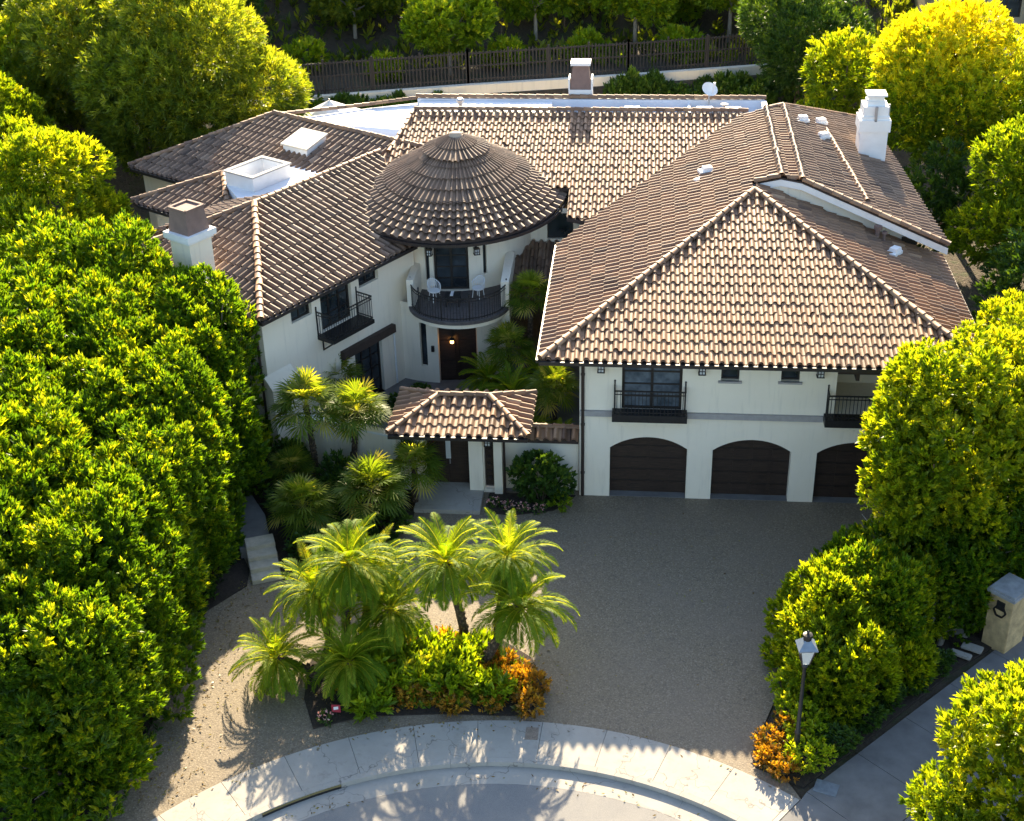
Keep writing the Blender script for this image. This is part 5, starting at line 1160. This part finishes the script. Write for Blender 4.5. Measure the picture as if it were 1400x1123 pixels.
# date palms of the island bed
dp = [date_fronds]
PALMS = [((-5.49, -8.75, 0), (-.5, -.05, 3.1), 1.05, 'tallest feathery palm at the back centre of the island bed'),
 ((-4.55, -8.95, 0), (.45, .0, 3.5), .95, 'feathery palm at the back right of the island bed'),
 ((-4.91, -9.95, 0), (1.25, .1, 2.35), 1.0, 'feathery palm leaning right over the gravel'),
 ((-9.2, -9.3, 0), (.35, .03, 3.3), 1.0, 'feathery palm at the back left of the island bed'),
 ((-9.75, -8.95, 0), (-.3, -.0, 2.0), .95, 'feathery palm left of centre with a stout dark trunk'),
 ((-7.9, -9.4, 0), (.2, .0, 1.7), .92, 'short feathery palm in the middle of the island bed'),
 ((-9.7, -10.5, 0), (-1.2, -.45, .95), .85, 'low feathery palm leaning left over the drive'),
 ((-8.55, -11.1, 0), (-.1, -.1, 1.15), .88, 'low feathery palm at the front left corner of the bed'),
 ((-8.75, -8.9, 0), (.5, .3, 2.6), .85, 'slim feathery palm half hidden between the two back left palms')]
pr = []
for i, (b_, t_, s, lb) in enumerate(PALMS):
    pt = pr[i % 4] if i >= 4 else None
    t, o = palm('feathery_palm', lb, b_, t_, lambda r: date_fronds(r, 56, 1.92), M_LPALM, 600+i, 'feathery palms in the island bed', .12, pt, i*1.3, s)
    if pt is None: pr.append(o)
# fan palms by the gate and in the court
FAN = [((-12.11, .1, 0), (-.15, .05, 3.35), 1.08, 'fan palm with a bare brown trunk left of the gatehouse', 'fan palms before the garden wall'),
 ((-10.84, .35, 0), (.35, .1, 3.0), 1.0, 'fan palm touching the left end of the gatehouse roof', 'fan palms before the garden wall'),
 ((-11.8, -3.3, 0), (.0, .0, 1.35), .98, 'low fan palm beside the garden steps', 'fan palms before the garden wall'),
 ((-9.55, -2.5, 0), (.0, .0, 1.6), 1.1, 'broad low fan palm in front of the gate planting', 'fan palms before the garden wall'),
 ((-8.3, -1.0, 0), (.05, .0, 1.55), .95, 'fan palm beside the entrance landing', 'fan palms before the garden wall'),
 ((-12.9, -.6, 0), (.0, .0, 1.0), .8, 'small shaded fan palm at the foot of the left pilaster', 'fan palms before the garden wall'),
 ((-12.4, 5.3, 0), (.05, .05, 1.7), 1.0, 'shaded fan palm against the left wing wall', 'fan palms of the courtyard'),
 ((-4.92, 8.3, 0), (.15, .0, 4.1), .95, 'sunlit fan palm beside the turret balcony', 'fan palms of the courtyard'),
 ((-5.6, 7.0, 0), (.0, .0, 2.4), .95, 'shaded fan palm under the turret balcony', 'fan palms of the courtyard'),
 ((-3.6, 4.0, 0), (.0, .0, 2.2), .95, 'fan palm close to the garage wing wall', 'fan palms of the courtyard')]
fr_ = []
for i, (b_, t_, s, lb, g) in enumerate(FAN):
    pt = fr_[i % 4] if i >= 4 else None
    t, o = palm('fan_palm', lb, b_, t_, lambda r: fan_fronds(r, 40), M_LFAN, 640+i, g, .10, pt, i*1.1, s*(1.18 if i < 6 else 1.1))
    if pt is None: fr_.append(o)
# courtyard ferny plants
CY = [(-6.4, 6.4, 1.2, 1.0, 'shaded feathery plant below the balcony'), (-5.3, 5.0, 1.3, 1.0, 'arching feathery plant behind the gatehouse roof'), (-6.4, 4.2, .9, .75, 'low arching plant with lit tips above the gate ridge'), (-4.2, 6.2, 1.5, 1.0, 'feathery plant beside the garage eave'), (-4.3, 2.9, .8, .8, 'bright feathery shrub above the tiled garden wall'), (-3.3, 2.2, .9, .8, 'bright feathery shrub at the garage corner')]
for i, (x, y, z, s, lb) in enumerate(CY):
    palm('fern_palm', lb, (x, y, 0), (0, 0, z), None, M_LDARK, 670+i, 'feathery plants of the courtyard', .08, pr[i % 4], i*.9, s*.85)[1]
# shrubs
bk = dict(dens=26, k=12, L=.15, W=.07)
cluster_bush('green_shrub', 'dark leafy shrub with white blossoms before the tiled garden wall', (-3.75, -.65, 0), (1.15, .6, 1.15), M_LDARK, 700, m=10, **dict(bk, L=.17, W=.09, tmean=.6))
cluster_bush('green_shrub', 'small lime shrub at the foot of the garage corner', (-3.05, -.95, 0), (.38, .35, .35), M_LLIME, 701, m=5, **bk)
SH = [(-11.0, -.6, .9, 1.0, 'dark shrub behind the fan palms by the garden wall'), (-9.9, -.5, .8, .9, 'dark shrub left of the gatehouse column'), (-13.2, .8, .7, .8, 'dark shrub at the base of the left wing'), (-10.8, -1.9, .9, .7, 'glossy shrub between the low fan palms'), (-11.2, -4.3, .9, .55, 'low dark shrub at the front of the gate bed'), (-9.0, -2.9, .8, .5, 'low dark shrub beside the entrance landing'), (-12.6, -1.8, .8, .7, 'dark shrub right of the garden path'), (-10.1, -3.6, .8, .5, 'low spreading shrub facing the gravel'),
 (-14.5, -6.9, .6, .5, 'low shrub at the foot of the garden steps'), (-14.5, -8.9, .5, .5, 'low shrub under the hedge beside the drive'), (-14.6, -11.0, .5, .45, 'low shrub at the hedge foot, nearer the street'), (-14.2, -4.9, .6, .6, 'dark shrub left of the garden steps'), (-14.9, -2.6, .6, .7, 'dark shrub on the left of the garden path')]
pb = []
for i, (x, y, R, h, lb) in enumerate(SH):
    if i < 4:
        t = cluster_bush('dark_shrub', lb, (x, y, 0), (R, R*.9, h), M_LDARK, 710+i, 'dark shrubs round the entrance', m=7, **bk); pb.append((t, R, h))
    else:
        src, r0, h0 = pb[i % 4]; t = copy_tree(src); t.location = (x, y, 0); t.scale = (R/r0, R/r0, h/h0); t.rotation_euler = (0, 0, i*1.7); t['label'] = lb
for i, (x, y, R, h, lb) in enumerate(((-9.9, 5.6, .6, .5, 'low shrub at the foot of the french door'), (-9.3, 6.9, .5, .35, 'tiny shrub left of the front door'), (-11.6, 3.6, .8, .9, 'dark shrub in the courtyard corner behind the garden wall'))):
    src, r0, h0 = pb[i % 4]; t = copy_tree(src); t.location = (x, y, 0); t.scale = (R/r0, R/r0, h/h0); t.rotation_euler = (0, 0, i*1.7); t['label'] = lb; t['group'] = 'dark shrubs of the courtyard'
# island bed planting: leafy green clumps and orange clumps
BG = [(-7.0, -10.2), (-6.3, -9.6), (-5.6, -10.3), (-6.5, -11.0), (-7.4, -11.2), (-5.7, -11.2), (-4.9, -10.9), (-6.0, -10.5), (-8.0, -10.7), (-4.3, -11.2), (-5.2, -9.5), (-7.2, -9.5), (-8.9, -10.4), (-7.9, -12.0), (-8.3, -10.0)]
BL = ['green leafy clump {} of the island bed'.format(s) for s in ('left of centre', 'behind the centre', 'right of the tall palm trunk', 'in the front middle', 'at the front left', 'at the front right', 'beside the leaning trunk', 'in the very centre', 'under the short palm', 'near the right front corner', 'behind the leaning trunk', 'at the back left', 'under the left palms', 'at the kerb side by the sign', 'between the left trunks')]
gp_ = []
for i, ((x, y), lb) in enumerate(zip(BG, BL)):
    if i < 4:
        t = cluster_bush('leafy_clump', lb, (x, y, .05), (.55, .5, .42), M_LLIME, 740+i, 'green clumps in the island bed', m=5, dens=24, k=11, L=.26, W=.085, spread=.7, upw=.8, tmean=.45, tsd=.2, inner=.2); gp_.append(t)
    else:
        t = copy_tree(gp_[i % 4]); t.location = (x, y, .05); t.rotation_euler = (0, 0, i*1.9); t.scale = (.95+.1*(i % 3),)*2+(.85+.12*(i % 3),); t['label'] = lb
OG = [(-7.3, -11.65), (-6.6, -11.5), (-4.0, -10.6), (-3.5, -11.2), (-3.6, -10.3), (-3.3, -10.8), (-4.4, -11.6), (-5.4, -11.75), (-6.1, -9.0), (-4.2, -9.7), (-7.9, -11.4), (-3.35, -11.6), (-6.75, -10.65), (-5.35, -10.75), (-7.5, -10.5), (-4.7, -10.2), (-6.1, -11.45)]
OL = ['orange-yellow clump {}'.format(s) for s in ('at the front edge left of the green clumps', 'at the front edge left of centre', 'right of the leaning palm trunk', 'near the right front corner of the bed', 'at the right side of the bed', 'at the right edge over the gravel', 'at the front edge right of centre', 'at the front edge in the middle', 'at the back edge under the tall palm', 'behind the leaning palm', 'beside the low left palm', 'in the right front corner by the sidewalk', 'among the green clumps left of the centre', 'among the green clumps right of the centre', 'among the green clumps at the left palms', 'among the green clumps by the leaning trunk', 'among the green clumps at the front')]
go_ = []
for i, ((x, y), lb) in enumerate(zip(OG, OL)):
    if i < 3:
        t = cluster_bush('orange_clump', lb, (x, y, .05), (.42, .4, .26), M_LORANGE, 760+i, 'orange clumps in the island bed', m=6, dens=46, k=9, L=.12, W=.05, spread=.9, upw=.5, tmean=.5, tsd=.28, inner=.2); go_.append(t)
    else:
        t = copy_tree(go_[i % 3]); t.location = (x, y, .05); t.rotation_euler = (0, 0, i*1.9); t.scale = (.9+.12*(i % 3),)*3; t['label'] = lb
for i, (x, y, lb) in enumerate(((3.5, -12.7, 'orange clump left of the street lamp'), (3.45, -13.25, 'orange clump at the corner of drive and sidewalk'), (4.0, -12.1, 'orange clump behind the street lamp'), (3.85, -13.75, 'orange clump in front of the street lamp'))):
    t = copy_tree(go_[i % 3]); t.location = (x, y, .05); t.rotation_euler = (0, 0, i*1.3); t['label'] = lb; t['group'] = 'orange clumps round the street lamp'
for i, (x, y, R, h, lb) in enumerate(((4.55, -13.35, .62, .5, 'clipped yellow-green mound at the foot of the street lamp'), (4.15, -10.6, .5, .6, 'lime mound at the gravel edge below the right hedge'), (4.6, -12.2, .7, .55, 'lime mound between lamp and hedge'), (4.2, -11.5, .5, .5, 'small lime mound beside the gravel'))):
    cluster_bush('lime_mound', lb, (x, y, .02), (R, R, h), M_LLIME, 780+i, 'lime mounds below the right hedge', m=6, dens=50, k=9, L=.11, W=.05, tmean=.55)
for i, (x, y, R, lb) in enumerate(((5.4, -12.6, .6, 'low dark plant nearest the lamp along the walkway'), (6.2, -11.6, .65, 'low dark plant second from the lamp along the walkway'), (7.0, -10.7, .65, 'low dark plant halfway along the walkway'), (7.9, -9.8, .65, 'low dark plant below the tree stems'), (8.7, -9.0, .55, 'low dark plant beside the stepping stones'), (6.6, -10.2, .7, 'low dark plant under the right hedge'))):
    src, r0, h0 = pb[i % 4]; t = copy_tree(src); t.location = (x, y, .02); t.scale = (R/r0, R/r0, .38/h0); t.rotation_euler = (0, 0, i*2.1); t['label'] = lb; t['group'] = 'low plants along the walkway'
# flowers by the gate
for i, (x, y, lb) in enumerate(((-5.4, -.95, 'pink flower cushion left end by the landing'), (-4.9, -1.15, 'pink flower cushion second from the landing'), (-4.4, -1.2, 'pink flower cushion below the dark shrub'), (-3.8, -1.25, 'pink flower cushion right of the others'), (-9.15, -12.55, 'pink flower cushion by the yard sign'))):
    if i == 0:
        f0 = cluster_bush('flower_cushion', lb, (x, y, .03), (.26, .22, .16), M_LDARK, 790, 'pink flower cushions', m=4, dens=60, k=8, L=.08, W=.04)
        rng = np.random.default_rng(791); d = unit(np.abs(rng.normal(size=(26, 3)))*np.sign(rng.normal(size=(26, 3)))*[1, 1, 0]+[0, 0, 1.0]); P = d*np.array([.27, .23, .2])+[0, 0, .1]
        V, F, T = tufts(P, d, np.ones(26), 5, .05, .035, 1.2, np.full(26, .5), rng); np_mesh('blossoms', V, F, M_LPINK, T, f0)
    else:
        t = copy_tree(f0); t.location = (x, y, .03); t.rotation_euler = (0, 0, i*1.4); t['label'] = lb
# bushes along the retaining wall
BB = [(-19.8, 35.0, 1.7, 1.7, 'large dark bush before the retaining wall, left of centre'), (-17.6, 35.6, 1.6, 1.6, 'dark bush at the right of the large one by the wall'), (-13.0, 36.8, 1.5, 1.3, 'spreading bush at the wall under the lime tree'), (-9.0, 38.0, 1.1, 1.0, 'round bush before the wall, left of the chimney hood'), (-6.8, 38.6, .9, .9, 'clipped ball bush by the wall'), (-5.0, 39.0, .8, .6, 'low bush between the ball and the chimney hood'), (-1.6, 39.4, 1.3, 2.0, 'tall bush right behind the rear chimney'), (1.0, 40.2, 1.4, 1.2, 'broad bush before the wall right of the chimney'), (3.4, 40.8, 1.3, 1.2, 'broad bush at the right end of the wall'), (6.0, 38.5, 1.3, 1.6, 'dark bush behind the satellite dish'), (-22.6, 34.2, 1.1, 1.1, 'dark bush at the left end of the visible wall'), (-15.2, 36.2, 1.2, 1.5, 'dark bush between the two left clumps and the spreading bush'), (-11.0, 37.4, 1.0, 1.2, 'dark bush between the spreading bush and the round bush'), (-.2, 40.0, 1.2, 1.7, 'leafy bush just right of the rear chimney hood'), (4.8, 40.6, 1.3, 1.6, 'leafy bush at the wall, left of the dish'), (7.4, 39.6, 1.4, 2.0, 'leafy bush at the far right end of the wall')]
for i, (x, y, R, h, lb) in enumerate(BB):
    if i < 3:
        t = cluster_bush('wall_bush', lb, (x, y, 2.15), (R, R*.9, h*.62), M_LDARK, 800+i, 'bushes along the retaining wall', m=8, dens=14, k=12, L=.24, W=.11, tmean=.55); gp_[i] = (t, R, h)
    else:
        src, r0, h0 = gp_[i % 3]; t = copy_tree(src); t.location = (x, y, 2.15); t.scale = (R/r0, R/r0, h/h0); t.rotation_euler = (0, 0, i*1.7); t['label'] = lb
TS = [(-25, 40.5, 1.5, 1.5, 'yellow-green shrub behind the fence at its left end'), (-21.8, 42.5, 1.4, 1.7, 'yellow-green shrub left of the dark round tree on the terrace'), (-16.6, 41.5, 1.3, 1.3, 'yellow-green shrub behind the fence left of the lime tree'), (-9.4, 44.5, 1.4, 1.6, 'yellow-green shrub behind the fence right of the lime tree'), (-4.2, 45.5, 1.5, 1.5, 'yellow-green shrub behind the fence above the chimney hood'), (1.8, 46.5, 1.5, 1.8, 'yellow-green shrub behind the fence right of the chimney hood'), (-14.5, 49.5, 1.6, 2.0, 'yellow-green shrub on the terrace between the two left round trees'), (-4.5, 52, 1.8, 2.0, 'yellow-green shrub on the slope between the round trees'), (1.9, 53, 1.8, 2.1, 'yellow-green shrub on the slope left of the last round tree'), (-22.5, 52, 2.0, 2.2, 'yellow-green shrub on the slope behind the dark round tree')]
for i, (x, y, R, h, lb) in enumerate(TS):
    if i < 2:
        t = cluster_bush('slope_shrub', lb, (x, y, ground_z(x, y)), (R, R*.9, h*.6), M_LLIME, 840+i, 'yellow-green shrubs behind the fence', m=8, dens=12, k=12, L=.26, W=.10, tmean=.5); gp_[i] = (t, R, h)
    else:
        src, r0, h0 = gp_[i % 2]; t = copy_tree(src); t.location = (x, y, ground_z(x, y)); t.scale = (R/r0, R/r0, h/h0); t.rotation_euler = (0, 0, i*1.7); t['label'] = lb
# hillside scrub: too dense to count
rng = np.random.default_rng(900); n = 3800; x = rng.uniform(-45, 30, n); y = rng.uniform(44, 74, n); z = np.array([ground_z(a, b2) for a, b2 in zip(x, y)])
P = np.stack([x, y, z+.1], 1); V, F, T = tufts(P, np.tile([0, 0, 1.0], (n, 1)), rng.uniform(.8, 2.4, n), 9, .32, .1, 1.0, rng.beta(2, 2, n), rng)
kind(np_mesh('hillside_scrub', V, F, M_LOLIVE, T), 'stuff')
rng = np.random.default_rng(901); n = 2600; x = rng.uniform(-22, -13.9, n); y = rng.uniform(-18, 6, n); q_ = (y > -6.6) & (y < -1.0) & (x > -15.6) & (x < -12.2) & (x > -14.6-.35*(y+4)); x = np.where(q_, x-2.6, x)
P = np.stack([x, y, np.full(n, .06)], 1); V, F, T = tufts(P, np.tile([0, 0, 1.0], (n, 1)), rng.uniform(.6, 1.2, n), 8, .2, .07, 1.0, rng.beta(2, 2, n), rng)
kind(np_mesh('ground_cover', V, F, M_LDARK, T), 'stuff')

rng = np.random.default_rng(910); P = []
for k in range(900):
    q = rng.uniform()
    if q < .45: p = (-13.6+abs(rng.normal(0, .9)), rng.uniform(-16, -6))
    elif q < .75: a = rng.uniform(0, 6.28); p = (-6.4+rng.uniform(3.2, 4.3)*math.cos(a), -10.3+rng.uniform(1.9, 2.7)*math.sin(a))
    elif q < .9: t = rad(rng.uniform(-40, 35)); r = rng.choice([10.25, 12.4])+rng.normal(0, .12); p = (CS[0]+r*math.sin(t), CS[1]+r*math.cos(t))
    else: p = (rng.uniform(-5, 4), rng.uniform(-12, -.5))
    r = math.hypot(p[0]-CS[0], p[1]-CS[1]); P.append((*p, .02 if r > 10.8 else -.145))
P = np.array(P); n = len(P); D = unit(np.concatenate([rng.normal(size=(n, 2)), np.full((n, 1), .12)], 1)); V, F, T = tufts(P, D, np.ones(n), 1, .11, .045, .1, rng.uniform(0, 1, n), rng)
V[:, 2] = np.maximum(V[:, 2], np.repeat(P[:, 2], 4)); kind(np_mesh('leaf_litter', V, F, leaf_mat('dry_leaf', [(0, (.10, .06, .025)), (.5, (.22, .15, .05)), (1, (.20, .20, .04))], .2, gain=1.0), T), 'stuff')

# low mixed carpet between the clumps of the island bed: too fine to count
rng = np.random.default_rng(920); n = 900; a = rng.uniform(0, 6.28, n); r = np.sqrt(rng.uniform(0, 1, n)); x = -6.4+3.2*r*np.cos(a); y = -10.4+1.55*r*np.sin(a)
P = np.stack([x, y, np.full(n, .12)], 1); V, F, T = tufts(P, np.tile([0, 0, 1.0], (n, 1)), rng.uniform(.7, 1.4, n), 9, .15, .055, .9, rng.beta(2, 2, n), rng)
kind(np_mesh('bed_carpet', V, F, leaf_mat('carpet_leaf', [(0, (.05, .11, .01)), (.5, (.10, .16, .012)), (.62, (.26, .16, .015)), (.8, (.42, .20, .02)), (1, (.46, .32, .04))], .45), T), 'stuff')
